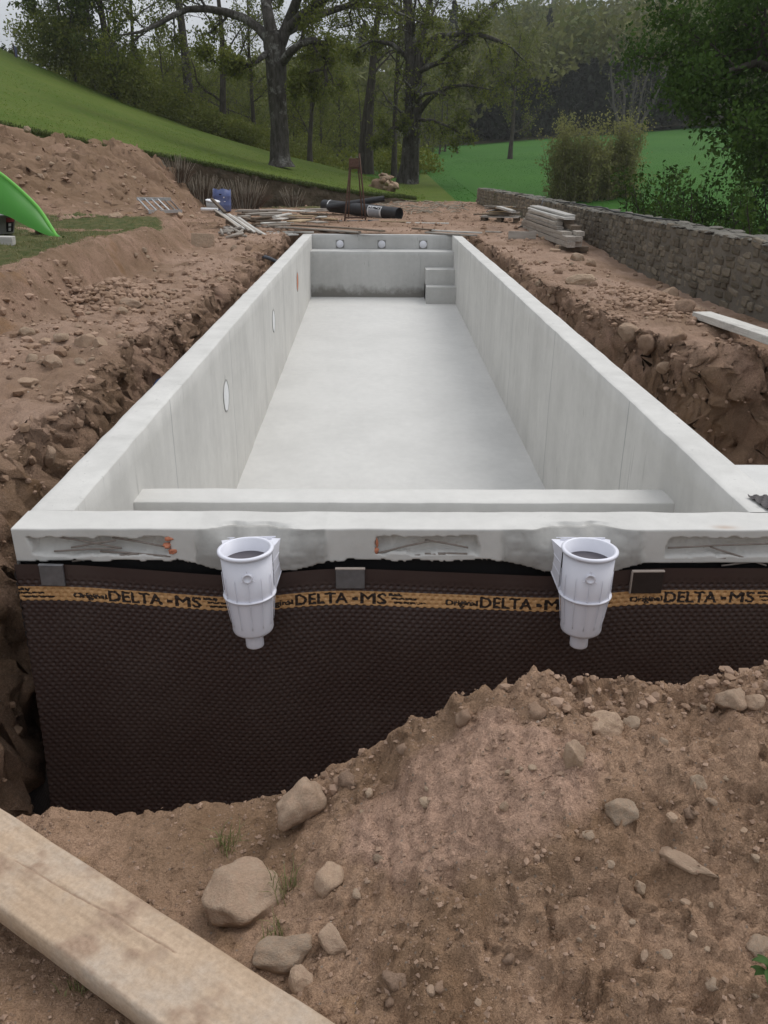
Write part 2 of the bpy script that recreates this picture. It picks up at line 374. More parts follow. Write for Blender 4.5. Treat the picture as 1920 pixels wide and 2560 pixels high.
fx = axis((-2.3, -1.35, .03), (-1.35, 1.45, .0095), (1.45, 2.6, .03)); fy = axis((-2.75, -2.25, .03), (-2.25, -.6, .0095))
FX, FY = np.meshgrid(fx, fy, indexing='ij'); FZ = mound_z(FX, FY)
qf = P3(FX, FY, FZ); fd = .010*fbm(qf, 20, 3, 61)
FZ = np.maximum(FZ, -1.8)
wetf = np.clip(.75*fbm(qf, 1.7, 4, 62), 0, .40)*(1-np.exp(-((FX-.08)/.38)**2-((FY+1.5)/.26)**2)); pinkf = .75*np.exp(-(((FX-.08)/.36)**2+((FY+1.5)/.25)**2)**1.5)
tag(mobj('mound_ground', np.stack([FX+fd, FY+.012*fbm(qf, 18, 3, 63), FZ], -1).reshape(-1, 3), gridfaces(len(fx), len(fy)), M_SOIL2, attrs={'wet': wetf, 'pink': pinkf}), kind='structure')

# far base sheet to the horizon, lawn, field, wooded hill
def grassmat(name, c0, c1, c2, sc=1.0):
    m, t, p = nodes(name); p.inputs['Roughness'].default_value = .9; p.inputs['Specular IOR Level'].default_value = .1
    c = ramp(t, noise(t, .35*sc, 4), c0, c1, .35, .65); c = mix(t, framp(t, noise(t, 2.5*sc, 5, rough=.7), .5, .75), c, c2)
    c = mix(t, .7, c, ramp(t, noise(t, 22, 4, rough=.7), (.6, .62, .55), (1.35, 1.3, 1.2), .35, .65), 'MULTIPLY')
    setc(t, p, c); bump(t, p, noise(t, 30, 4, rough=.7), .6, .03); return m
M_LAWN = grassmat('lawn_grass', (.068, .110, .015), (.090, .126, .022), (.115, .124, .033))
M_FIELD = grassmat('field_crop', (.032, .104, .015), (.042, .122, .018), (.044, .112, .018), .3)
M_FORESTFLOOR = simple('forest_floor', (.035, .04, .018), (.05, .045, .025), scale=.2, bstr=0)
ux = np.linspace(-45, 3.2, 160); uv = np.concatenate([np.linspace(0, 1, 12)**1.5*.06, np.linspace(.08, 1, 70)])
LX, LV = np.meshgrid(ux, uv, indexing='ij'); LE = edge_y(LX)-.05+.06*fbm(P3(LX, 0), 3, 3, 71)
back = np.interp(LX, [-45, -20, -12, -5, 0, 3.2], [50, 50, 51, 50, 46, 40])
LY = LE+LV*(back+16-LE); LZ = lawn_z(LX, LY)
LZ = LZ-sstep(0, 14, LY-back)*3.0-.10*(1-sstep(0, .02, LV))
tr = sstep(-1.0, 3.0, LX); LZ = LZ*(1-tr)+(field_z(LX, LY)+.03)*tr
tag(mobj('lawn', np.stack([LX, LY, LZ], -1).reshape(-1, 3), gridfaces(len(ux), len(uv)), M_LAWN), kind='structure')
ux = np.linspace(-30, 150, 90); uy = np.concatenate([np.linspace(30.5, 60, 40), np.linspace(62, 140, 40)])
HX, HY = np.meshgrid(ux, uy, indexing='ij'); HZ = field_z(HX, HY)+.15*fbm(P3(HX, HY), .05, 3, 72)-1.1*sstep(4.4, 5.5, HX)*(1-sstep(34, 60, HY))
tag(mobj('field', np.stack([HX, HY, HZ], -1).reshape(-1, 3), gridfaces(len(ux), len(uy)), M_FIELD), kind='structure')
def hill_z(x, y):
    f = field_z(x, np.full_like(np.asarray(x, float), 128.0)); s = np.clip((np.asarray(y)-124)/175, 0, 1.15)
    top = np.interp(x, [-160, -60, 0, 30, 60, 120, 260], [4, 12, 25, 29.5, 31, 32, 31])
    return f-.5+top*(s-.25*s*s*s)/.80+1.5*fbm(P3(x, y), .02, 3, 73)
ux = np.linspace(-200, 320, 70); uy = np.linspace(122, 420, 50)
HX, HY = np.meshgrid(ux, uy, indexing='ij')
tag(mobj('wooded_hill', np.stack([HX, HY, hill_z(HX, HY)], -1).reshape(-1, 3), gridfaces(len(ux), len(uy)), M_FORESTFLOOR), kind='structure')
ux = np.concatenate([-np.geomspace(300, 4, 24), np.geomspace(4, 420, 24)]); uy = np.concatenate([-np.geomspace(70, 3, 12), [0], np.geomspace(3, 440, 30)])
HX, HY = np.meshgrid(ux, uy, indexing='ij'); HZ = np.full_like(HX, -2.3)+.2*fbm(P3(HX, HY), .02, 2, 74)
HZ = np.where(HX > 6, np.maximum(HZ, -1.35+0*HX), HZ); HZ = np.where(HX < -16, np.minimum(.8, -2.3+(-16-HX)*.3), HZ)
tag(mobj('ground', np.stack([HX, HY, HZ], -1).reshape(-1, 3), gridfaces(len(ux), len(uy)), M_LAWN), kind='structure')

# ------------------------------------------------------------------ concrete pool
def concrete(name, base=(.580, .567, .535), streak=True, front=False, joints=False):
    m, t, p = nodes(name); p.inputs['Roughness'].default_value = .8; p.inputs['Specular IOR Level'].default_value = .25
    cv = t.nodes.new('ShaderNodeTexCoord').outputs['Object']
    d = tuple(v*.92 for v in base); l = tuple(min(1, v*1.05) for v in base)
    if not streak and not front: d = tuple(v*.94 for v in base)
    c = ramp(t, noise(t, 1.3, 6, cv, .6), d, l, .25, .6)
    c = mix(t, .55, c, ramp(t, noise(t, 11, 6, cv, .7), (.90, .90, .90), (1.05, 1.05, 1.05), .3, .65), 'MULTIPLY')
    if streak:
        c = mix(t, .30, c, ramp(t, noise(t, 2.2, 5, cv, .6, (2.0, 2.0, .25)), (.74, .74, .73), (1.06, 1.06, 1.06), .32, .6), 'MULTIPLY')
        s2 = noise(t, 13, 4, cv, .6, (1, 1, .05)); c = mix(t, framp(t, s2, .66, .76), c, tuple(v*.66 for v in base))
        s3 = noise(t, 30, 3, cv, .6, (1, 1, .10)); c = mix(t, framp(t, s3, .70, .74), c, tuple(v*.52 for v in base))
    v = N(t, 'ShaderNodeTexVoronoi', Scale=26); t.links.new(cv, v.inputs['Vector'])      # pin holes
    c = mix(t, framp(t, v.outputs['Distance'], .055, .03), c, (.22, .22, .21))
    if streak:
        mk_ = t.nodes.new('ShaderNodeMapping'); mk_.inputs['Scale'].default_value = (1, 1, .16); t.links.new(cv, mk_.inputs[0]); v2 = N(t, 'ShaderNodeTexVoronoi', Scale=1.7); t.links.new(mk_.outputs[0], v2.inputs['Vector'])      # short form-tie scuffs
        c = mix(t, framp(t, v2.outputs['Distance'], .030, .016), c, tuple(v*.55 for v in base))
    if joints:
        sp = t.nodes.new('ShaderNodeSeparateXYZ'); t.links.new(cv, sp.inputs[0])
        ad = N(t, 'ShaderNodeMath', operation='ADD'); ad.inputs[1].default_value = .35; t.links.new(sp.outputs[1], ad.inputs[0])
        md = N(t, 'ShaderNodeMath', operation='PINGPONG'); md.inputs[1].default_value = 1.22; t.links.new(ad.outputs[0], md.inputs[0])
        gn_ = t.nodes.new('ShaderNodeNewGeometry'); s4 = t.nodes.new('ShaderNodeSeparateXYZ'); t.links.new(gn_.outputs['Normal'], s4.inputs[0]); jm = N(t, 'ShaderNodeMath', operation='MULTIPLY'); t.links.new(framp(t, md.outputs[0], .010, .003), jm.inputs[0]); t.links.new(framp(t, s4.outputs[2], .5, .3), jm.inputs[1])
        c = mix(t, jm.outputs[0], c, (.33, .33, .32))
    if front:
        c = mix(t, attr(t, 'mortar'), c, ramp(t, noise(t, 7, 6, cv, .7), (.31, .30, .278), (.42, .41, .385)))
        c = mix(t, attr(t, 'rust'), c, (.34, .20, .11))
        c = mix(t, attr(t, 'coat'), c, (.010, .009, .009))
    setc(t, p, c); bump(t, p, noise(t, 40, 6, cv, .7), .25, .004); bump(t, p, noise(t, 6, 4, cv), .15, .01)
    return m
M_CONC = concrete('concrete_wall', joints=True); M_FLOOR = concrete('concrete_floor', (.585, .575, .548), streak=False)
M_FRONT = concrete('concrete_front', (.580, .567, .535), streak=False, front=True); M_FAR = concrete('concrete_shaded', (.47, .465, .445))  # far wall and steps: darker base puts their shade into the colour
SK = ((-.678, -.15), (.705, -.15))     # skimmer axes
POOL = empty('concrete_pool', (0, 0, -1.6), label='long empty light grey concrete swimming pool shell with raw walls', cat='pool')
POOL_Z = 1.6
def part(name, V, F, mat, parent=POOL, **k):
    V = np.asarray(V, float).copy()
    if parent is POOL: V = V+np.array([0, 0, POOL_Z])
    return mobj(name, V, F, mat, parent, **k)
def wobble(V, a=.0025, sc=4, seed=1): return V+a*np.stack([fbm(V, sc, 3, seed), fbm(V, sc, 3, seed+5), fbm(V, sc, 3, seed+9)], -1)
def strip_wall(name, prof, ys, mat, axis='y', rough=.0025):
    """profile (list of (a, z)) swept along an axis"""
    prof = np.array(prof, float); A = np.repeat(prof[None], len(ys), 0); S = np.repeat(np.asarray(ys)[:, None], len(prof), 1)
    V = np.stack([A[..., 0], S, A[..., 1]] if axis == 'y' else [S, A[..., 0], A[..., 1]], -1).reshape(-1, 3)
    return wobble(V, rough)
def subd(p, n):
    out = []
    for (a, b), k in zip(zip(p[:-1], p[1:]), n):
        for i in range(k): out.append((a[0]+(b[0]-a[0])*i/k, a[1]+(b[1]-a[1])*i/k))
    return out+[p[-1]]
ys = np.linspace(TW, LOUT, 220)
b = .004
for sgn, nm in ((-1, 'wall'), (1, 'wall')):
    pr = subd([(sgn*XI, -1.66), (sgn*XI, -b), (sgn*(XI+b), 0), (sgn*(XO-b), 0), (sgn*XO, -b), (sgn*XO, -1.75)], [14, 1, 6, 1, 6])
    o_ = part(nm, strip_wall(nm, pr, ys, M_CONC), gridfaces(len(ys), len(pr), flip=(sgn > 0)), M_CONC)
    o_['label'] = 'left side wall with three round lamp niches' if sgn < 0 else 'right side wall streaked with grey'
xs = np.linspace(-XI, XI, 60)
pr = subd([(LOUT-.001, -1.7), (LOUT-.001, -b), (LOUT-b, -.0005), (LIN+b, -.0005), (LIN, -b), (LIN, -.29)], [2, 1, 4, 1, 4])
part('far_wall', strip_wall('w', pr, xs, M_CONC, 'x'), gridfaces(len(xs), len(pr), flip=True), M_FAR)
LEDGE = 15.02
pr = subd([(LIN+.02, -.292), (LEDGE+b, -.292), (LEDGE, -.292-b), (LEDGE, -1.24)], [4, 1, 12])
def dampmat():
    m = concrete('concrete_stained', (.46, .455, .435)); t = m.node_tree; p = t.nodes['Principled BSDF']
    src = p.inputs['Base Color'].links[0].from_socket; cv = t.nodes.new('ShaderNodeTexCoord').outputs['Object']
    sp = t.nodes.new('ShaderNodeSeparateXYZ'); t.links.new(cv, sp.inputs[0])
    n = noise(t, 4.5, 5, cv, .65); s = N(t, 'ShaderNodeMath', operation='MULTIPLY_ADD'); s.inputs[1].default_value = -.42; t.links.new(n, s.inputs[0]); t.links.new(sp.outputs[2], s.inputs[2])
    t.links.new(mix(t, framp(t, s.outputs[0], .42, .25), src, (.205, .195, .175)), p.inputs['Base Color']); return m
M_DAMP = dampmat()     # tide-marked face: dirty water stain above the floor, base darkened for shade
part('bench', strip_wall('w', pr, xs, M_DAMP, 'x'), gridfaces(len(xs), len(pr), flip=True), M_DAMP)
for z0, y0 in ((-.60, 14.60), (-.905, 14.26)):
    nx = np.linspace(.90, XI, 16)
    pr = subd([(LEDGE+.01, z0), (y0+b, z0), (y0, z0-b), (y0, -1.24)], [4, 1, 6])
    mb = MB(); mb.add(strip_wall('w', pr, nx, M_FAR, 'x')+np.array([0, 0, POOL_Z]), gridfaces(len(nx), len(pr), flip=True))
    sy_ = np.array([(y0, z0), (LEDGE+.01, z0), (LEDGE+.01, -1.24), (y0, -1.24)])
    mb.add(np.stack([np.full(4, .9), sy_[:, 0], sy_[:, 1]], -1)+np.array([0, 0, POOL_Z]), np.array([[0, 1, 2, 3]]))
    mb.build('step', M_FAR, POOL, smooth=False)
n1, n2 = 40, 160
FX_, FY_ = np.meshgrid(np.linspace(-XI-.02, XI+.02, n1), np.linspace(.1, LIN, n2), indexing='ij')
part('floor', P3(FX_, FY_, -1.222-.0265*np.clip(14.9-FY_, 0, 20)+.002*fbm(P3(FX_, FY_), 1.5, 3, 3)).reshape(-1, 3), gridfaces(n1, n2), M_FLOOR)
xs2 = np.linspace(-XI, XI, 90)
pr = subd([(1.07, -.58), (1.07, -.315), (1.075, -.311), (1.275, -.311), (1.28, -.315), (1.28, -.58), (1.07, -.58)], [3, 1, 4, 1, 3, 2])
part('beam', strip_wall('w', pr, xs2, M_CONC, 'x'), gridfaces(len(xs2), len(pr)), concrete('concrete_beam', (.580, .567, .535), streak=False))
# front wall: crest, face with broken-out pockets, mortar patches and black coating below
RX = np.concatenate([np.arange(-XO, 1.85, .0065), np.linspace(1.86, 3.2, 60)])
zs = np.concatenate([[-1.24, -.5, -.1, -b], [0], np.linspace(.012, .985, 26), [1], -np.array([b/TW]) , ])
prf = [(TW, -1.70), (TW, -.5), (TW, -.1), (TW, -b)]+[(y, 0) for y in np.linspace(TW-b, b, 26)]+[(0, -b)]+[(0, z) for z in np.linspace(-.010, -.30, 48)]+[(0, -.6), (0, -1.75)]
prf = np.array(prf); nP = len(prf)
A = np.repeat(prf[None], len(RX), 0); X = np.repeat(RX[:, None], nP, 1); Y = A[..., 0].copy(); Z = A[..., 1].copy()
face = (Y < .0001); crest = (Z > -.0001)
mort = np.zeros_like(X); coat = np.zeros_like(X); rust = np.zeros_like(X)
ragg = .012*fbm(P3(X, Z*.4, 0), 22, 4, 81)
def pocket(x0, x1, z0, z1, depth):
    """ragged opening in the face"""
    m = sstep(0, .010, np.minimum(X-x0, x1-X)+ragg)*sstep(0, .008, np.minimum(z1-Z, Z-z0)+ragg*.7)
    return m*depth
pk = pocket(-1.635, -1.03, -.128, -.040, .055)+pocket(-.165, .268, -.118, -.034, .05)+pocket(1.085, 2.2, -.125, -.038, .055)
floor_tilt = np.clip((Z+.125)/.03, 0, 1)
Y = np.where(face, Y+pk*(.45+.55*floor_tilt)+pk*.12*fbm(P3(X, Z), 30, 3, 82), Y)
for k, (sx, sy) in enumerate(SK):
    x0, x1 = ((-.93, -.375), (.375, .965))[k]
    mm = sstep(x0-.01, x0+.015, X+ragg)*sstep(x1+.015, x1-.01, X+ragg)
    mort = np.maximum(mort, mm*np.where(face, 1, .10+.10*fbm(P3(X, Y), 9, 3, 83)))
    near = np.exp(-((X-sx)/.17)**4)
    chip = near*(.055+.02*fbm(P3(X, 0), 14, 3, 84)); wide = np.exp(-((X-sx)/.22)**2)
    tz = np.clip(-Z/.11, 0, 1)
    Y = np.where(face, Y+chip*(1-tz)**1.5-mm*.016*np.sin(np.clip(-Z/.2, 0, 1)*math.pi)-mm*wide*.03*tz*(Z > -.24), Y)
    Y = np.where(face, Y+mm*.0022*fbm(P3(X, Z), 16, 3, 86, ridge=True), Y)
    ed = crest*near*sstep(.075, .0, Y)
    Y = np.where(crest, Y+chip*sstep(.12, 0, Y), Y); Z = np.where(crest, Z-ed*(.022+.012*fbm(P3(X, Y), 25, 3, 85)), Z)
low = -.150-.045*np.exp(-((X-SK[0][0])/.24)**4)-.045*np.exp(-((X-SK[1][0])/.24)**4)+ragg*.6
low = np.where(X > 1.0, -.160, low)
below = face & (Z < low)
Y = np.where(below, .030, Y); coat = np.where(below, 1.0, 0); mort = np.where(below, 0, mort)
rust = np.exp(-((X-1.33)/.05)**2-((Y-.03)/.02)**2)*crest*.5
VF = wobble(np.stack([X, Y, Z], -1).reshape(-1, 3), .003, 5, 88)
part('front_wall', VF, gridfaces(len(RX), nP), M_FRONT, attrs={'mortar': np.clip(mort, 0, 1), 'coat': coat, 'rust': rust})
# left end of the front wall + side box slab at the right
mb = MB(); e = np.array([(0, 0), (TW, 0), (TW, -1.75), (0, -1.75)])
mb.add(np.stack([np.full(4, -XO-.001), e[:, 0], e[:, 1]], -1)+[0, 0, POOL_Z], np.array([[0, 3, 2, 1]])); mb.build('front_wall_end', M_CONC, POOL)
nx, ny = 20, 14
SX, SY = np.meshgrid(np.linspace(XO+.002, 3.2, nx), np.linspace(TW-.01, .86, ny), indexing='ij')
mb = MB(); mb.add(wobble(P3(SX, SY, -.012).reshape(-1, 3), .003)+[0, 0, POOL_Z], gridfaces(nx, ny))
mb.add(np.array([(XO, .86, -.012), (3.2, .86, -.012), (3.2, .86, -1.75), (XO, .86, -1.75)])+[0, 0, POOL_Z], np.array([[1, 0, 3, 2]]))
tag(mb.build('side_slab', M_FLOOR, POOL), 'concrete slab of the side chamber beyond the right wall')

# lamp niches in the left wall, inlets in the far wall
M_FOAM = simple('white_foam', (.80, .80, .80), (.70, .70, .70), 30, rough=.9)
M_ORANGE = simple('orange_foam', (.60, .24, .14), (.46, .17, .10), 40, rough=.8, bstr=.6, bdist=.01)
M_CRACK = simple('crack_mortar', (.30, .295, .28), (.38, .37, .35), 30)
for i, (y0, z0, r0) in enumerate(((4.13, -.515, .145), (7.99, -.515, .15), (11.74, -.49, .17))):
    th = np.linspace(0, 2*math.pi, 40, endpoint=False); rr = r0*(1+.03*fbm(P3(np.cos(th)*3, np.sin(th)*3, i), 1, 3, 90))
    mb = MB(); ring = lambda s, x: np.stack([np.full(40, x), y0+rr*s*np.cos(th), z0+POOL_Z+rr*s*np.sin(th)], -1)
    Vn = np.concatenate([ring(1.0, -XI-.02), ring(1.0, -XI+.006), ring(.93, -XI+.008), ring(.90, -XI+.002)]); 
    V4 = Vn.reshape(4, 40, 3).transpose(1, 0, 2).reshape(-1, 3); mb.add(V4, gridfaces(40, 4, closed_u=True))
    mb.build('niche_rim', M_CRACK, POOL)
    V4 = np.concatenate([ring(.92, -XI+.004+.002*i*0), [[-XI+.006, y0, z0+POOL_Z]]]); k = np.arange(40)
    o_ = mobj('lamp_niche', V4, np.stack([k, (k+1) % 40, np.full(40, 40)], -1)[:, ::-1], M_FOAM if i < 2 else M_ORANGE, POOL)
    o_['label'] = ('white foam disc of the nearest lamp niche', 'white foam disc of the middle lamp niche', 'orange foam disc of the farthest lamp niche')[i]
    sl_ = np.array([(-XI+.003, y0-.012, z0+POOL_Z+r0*.98), (-XI+.003, y0+.012, z0+POOL_Z+r0*.98), (-XI+.003, y0, z0+POOL_Z+r0*1.45)])
    mobj('crack', sl_, np.array([[0, 1, 2]]), M_CRACK if i < 2 else M_ORANGE, POOL)
M_PVC = simple('white_pvc', (.70, .70, .74), (.66, .66, .70), 3, rough=.38, spec=.4, bstr=0)
M_DARKC = simple('dark_mortar', (.20, .20, .19), (.30, .295, .28), 18)
for x0 in (-.90, -.005, .885):
    mb = MB(); mb.box((x0, LIN-.003, -.195+POOL_Z), (.18, .010, .17), bev=.4); mb.build('mortar_patch', M_DARKC, POOL)
    mb = MB(); mb.lathe([(.0, .03), (.05, .03), (.056, .024), (.066, .024), (.078, .012), (.078, 0)], 24)
    Vp = np.concatenate(mb.V); Vp = np.stack([Vp[:, 0]+x0, LIN-.008-Vp[:, 2], Vp[:, 1]-.195+POOL_Z], -1)
    mobj('inlet', Vp, [f[:, ::-1] for f in mb.F], M_PVC, POOL)
# reinforcing bars and orange foam in the pockets
M_REBAR = simple('rusty_bar', (.20, .165, .14), (.30, .26, .23), 30, rough=.7, spec=.3, bstr=.5, stretch=(1, 8, 8))
def bar(a, b_, r=.0042, y0=.012, y1=.004):
    pa, pb = at(*a, y=y0), at(*b_, y=y1); n = 8; p = np.linspace(pa, pb, n); p[1:-1, 2] += .002*np.sin(np.linspace(0, 3, n-2))
    MB().tube(p+[0, 0, POOL_Z], r, 7).build('reinforcing_bar', M_REBAR, POOL, smooth=True)
def zs5(x, y): return (x*.3014, 1280+y*.3014)
for a, b_ in (((480, 205), (1010, 300)), ((590, 295), (960, 235)), ((930, 210), (1360, 285)), ((450, 325), (1000, 300)), ((830, 325), (1415, 368)), ((600, 408), (1150, 345))): bar(zs5(*a), zs5(*b_))
zm = lambda x, y: (680+x*.434, 1280+y*.434)
for a, b_ in (((605, 238), (905, 168)), ((880, 160), (1130, 205)), ((610, 268), (1000, 240)), ((880, 240), (1125, 240))): bar(zm(*a), zm(*b_))
zr = lambda x, y: (1500+x*.2532, 1100+y*.2532)
for a, b_ in (((670, 1065), (1700, 1022)), ((1090, 1055), (1640, 1240)), ((700, 1192), (1240, 1165)), ((1200, 1240), (1700, 1185)), ((1240, 1165), (1700, 1210))): bar(zr(*a), zr(*b_))
def blob(c, s, seed, mat, name, parent, sub=3, dz=POOL_Z):
    bm = bmesh.new(); bmesh.ops.create_icosphere(bm, subdivisions=sub, radius=1); V = np.array([v.co for v in bm.verts]); F = np.array([[v.index for v in f.verts] for f in bm.faces]); bm.free()
    V = V*(1+.35*fbm(V+seed, 1.7, 3, 95))[:, None]*np.asarray(s)+np.asarray(c)+[0, 0, dz]
    return mobj(name, V, F, mat, parent, smooth=True)
for j, (zx, zy, s) in enumerate(((1400, 222, (.018, .010, .010)), (1385, 280, (.016, .014, .014)), (1430, 325, (.018, .010, .017)))):
    blob(at(*zs5(zx, zy), y=.004), s, j*3.1, M_ORANGE, 'orange_foam', POOL)
for j, (zx, zy, s) in enumerate(((605, 175, (.006, .008, .020)), (600, 220, (.010, .008, .014)))): blob(at(*zm(zx, zy), y=.006), s, 9+j*3.1, M_ORANGE, 'orange_foam', POOL)

# ------------------------------------------------------------------ dimpled membrane
def text_tris(body, size, bold=0.0, sx=1.0, shear=0.0):
    cu = bpy.data.curves.new('t', 'FONT'); cu.body = body; cu.size = size; cu.offset = bold; cu.shear = shear; cu.resolution_u = 3
    o = bpy.data.objects.new('t', cu); COL.objects.link(o); dg = bpy.context.evaluated_depsgraph_get()
    me = o.evaluated_get(dg).to_mesh(); me.calc_loop_triangles()
    V = np.array([v.co[:2] for v in me.vertices]).reshape(-1, 2); T = np.array([t.vertices[:] for t in me.loop_triangles]).reshape(-1, 3)
    bpy.data.objects.remove(o); bpy.data.curves.remove(cu)
    V = V*np.array([sx, 1.0]); return V, T
def raster(mask, U, Vv, tris, ox, oy):
    V, T = tris; V = V+np.array([ox, oy])
    for t in T:
        a, b_, c = V[t]; i0 = np.searchsorted(U, min(a[0], b_[0], c[0]))-1; i1 = np.searchsorted(U, max(a[0], b_[0], c[0]))+1
        if i1 < 1 or i0 >= len(U): continue
        i0 = max(i0, 0); uu, vv = np.meshgrid(U[i0:i1], Vv, indexing='ij')
        def s(p, q): return (q[0]-p[0])*(vv-p[1])-(q[1]-p[1])*(uu-p[0])
        s1, s2, s3 = s(a, b_), s(b_, c), s(c, a); ins = ((s1 >= 0) & (s2 >= 0) & (s3 >= 0)) | ((s1 <= 0) & (s2 <= 0) & (s3 <= 0))
        mask[i0:i1][ins] = 1
def mem_top(u): return np.interp(u, [-1.75, -1.45, -1.1, -.95, -.8, -.66, -.5, -.3, 0, .35, .6, .75, .9, 1.05, 1.8], [-.155, -.157, -.185, -.198, -.21, -.208, -.185, -.172, -.185, -.200, -.212, -.20, -.178, -.170, -.170])
def smooth1(u): return sum(mem_top(u+d) for d in np.linspace(-.09, .09, 9))/9
DXP, DZP = .033, .0195
def mem_y(u, v, dent=True):
    y = -.024-.022*sstep(0, .5, v)+(.026*fbm(P3(u, v), 1.2, 2, 101)+.010*fbm(P3(u*2.5, v*.6), 1.6, 2, 102))*sstep(.05, .5, v)-.05*sstep(.6, 1.5, v)
    if dent:
        r = np.round(v/DZP); sh = (r % 2)*.5; cu_ = (np.round(u/DXP-sh)+sh)*DXP
        d2 = ((u-cu_)/.0095)**2+((v-r*DZP)/.0070)**2
        y = y+.0060*sstep(1.0, .45, d2)*sstep(.058, .064, v)
    return y
def mem_point(u, v, dent=True):
    zt = smooth1(u); return np.stack([np.asarray(u, float), mem_y(u, v, dent), zt*(1-sstep(.5, 1.3, v))+(-.18)*sstep(.5, 1.3, v)-v], -1)
m, t, p = nodes('brown_membrane'); p.inputs['Roughness'].default_value = .46; p.inputs['Specular IOR Level'].default_value = .4
dust = noise(t, 3, 5)
setc(t, p, mix(t, framp(t, dust, .45, .8), (.050, .031, .027), (.066, .046, .040))); M_MEM = m
m, t, p = nodes('printed_band'); p.inputs['Roughness'].default_value = .55; p.inputs['Specular IOR Level'].default_value = .3
tan = ramp(t, noise(t, 60, 4), (.46, .255, .105), (.60, .36, .17)); setc(t, p, mix(t, framp(t, attr(t, 'ink'), .3, .6), tan, (.030, .020, .016))); M_BAND = m
MEM = empty('dimpled_membrane', (0, -.02, -1.7), label='dark brown dimpled drainage membrane fixed to the front wall', cat='membrane'); MO = np.array([0, .02, 1.7])
du, dv = DXP/6, DZP/4
U = np.arange(round(-1.70/du), round(1.90/du)+1)*du; vb0, vb1 = 5*DZP+DZP*.35, 8*DZP+DZP*.85
def sheet(name, U, Vs, mat, attrs=None):
    UU, VV = np.meshgrid(U, Vs, indexing='ij'); P = mem_point(UU, VV)
    return mobj(name, P.reshape(-1, 3)+MO, gridfaces(len(U), len(Vs), flip=True), mat, MEM, smooth=True, attrs=attrs)
sheet('top_strip', U, np.concatenate([[0, .02, .04], np.arange(.055, vb0+1e-6, dv), [vb0]]), M_MEM)
sheet('sheet', U, np.concatenate([[vb1], np.arange(round(vb1/dv)+1, round(1.50/dv))*dv]), M_MEM)
UB = np.arange(-1.70, 1.90, du/2.2); VB = np.linspace(vb0, vb1, 30); ink = np.zeros((len(UB), len(VB))); vt = -VB[::-1]
def fit(tt, wd, ht):
    V_, T_ = tt; V_ = (V_-V_.min(0))/np.ptp(V_, axis=0)*np.array([wd, ht]); return V_, T_
big = fit(text_tris('DELTA', 1, 0), .226, .049); big2 = fit(text_tris('MS', 1, 0), .110, .049); orig = fit(text_tris('Original', 1, 0), .138, .034); sm = [text_tris(s, .016, .0002, 1.1) for s in ('Made by', 'Dörken GmbH', 'www.doerken.com')]
mk = np.zeros_like(ink); base = -vb1+.008
for k in range(-1, 5):
    u0 = -1.318+.803*k
    if k == 1: u0 = -.515
    raster(mk, UB, vt, big, u0, base); raster(mk, UB, vt, big2, u0+.284, base)
    dash = (np.abs(UB-(u0+.258)) < .010)[:, None] & (np.abs(vt-(base+.021)) < .006)[None]; mk[dash] = 1
    raster(mk, UB, vt, orig, u0-.150, base-.002)
    for j in range(3): raster(mk, UB, vt, sm[j], u0+.405+.012*j, base+.040-.017*j)
bold = mk.copy(); bold[2:] = np.maximum(bold[2:], mk[:-2]*(np.abs(UB[2:, None]*0+1))); bold[1:] = np.maximum(bold[1:], mk[:-1]); bold[:, 1:] = np.maximum(bold[:, 1:], mk[:, :-1]); ink = bold[:, ::-1]
sheet('printed_band', UB, VB, M_BAND, {'ink': ink})
# the end of the sheet turned round the pool's corner, flaring at the foot
ss, vv = np.meshgrid(np.linspace(0, 1, 70), np.arange(.0, 1.5, .012), indexing='ij')
fl = sstep(.85, 1.45, vv)
xx = -1.70-ss*(.008+.25*fl); yy = -.035-.05*sstep(.6, 1.5, vv)+ss*(.5-.46*fl)
r = np.round(vv/.024); cs = (np.round(ss*.5/DXP-(r % 2)*.5)+(r % 2)*.5)*DXP; d2 = ((ss*.5-cs)/.011)**2+((vv-r*.024)/.010)**2
dent = .008*sstep(1, .1, d2)
mobj('turned_end', (np.stack([xx+dent*.7, yy+dent*.4, -.18-vv], -1)).reshape(-1, 3)+MO, gridfaces(*ss.shape), simple('dusty_membrane', (.040, .034, .033), (.065, .056, .052), 5, rough=.5, spec=.4, bstr=0), MEM)
M_PLATE = simple('zinc_plate', (.16, .16, .165), (.24, .24, .25), 22, rough=.45, spec=.5, bstr=.1, metal=.5)
M_PLATE2 = simple('brown_plate', (.032, .024, .021), (.045, .034, .03), 22, rough=.5, bstr=.1)
M_PALE = simple('pale_timber_edge', (.34, .28, .24), (.42, .36, .31), 20)
for i, (x0, x1, z0, z1) in enumerate(((-1.59, -1.49, -.155, -.250), (-.335, -.212, -.170, -.262), (.935, 1.07, -.180, -.285))):
    cx, cz, yf = (x0+x1)/2, (z0+z1)/2, -.036
    mb = MB(); mb.box((0, 0, 0), (x1-x0, .012, z0-z1), bev=.12)
    pl_ = mb.build('fixing_plate', M_PLATE if i < 2 else M_PLATE2, MEM, loc=(cx, yf+MO[1], cz+MO[2]), rot=(.05, (.03, 0, -.01)[i], 0))
    mb = MB(); mb.box((0, 0, (z0-z1)/2+.003), (x1-x0+.004, .016, .006), bev=.2)
    if i == 2: mb.box((-(x1-x0)/2-.001, 0, 0), (.006, .016, z0-z1), bev=.2)
    mb.build('plate_edge', M_PALE if i else M_PLATE, pl_)

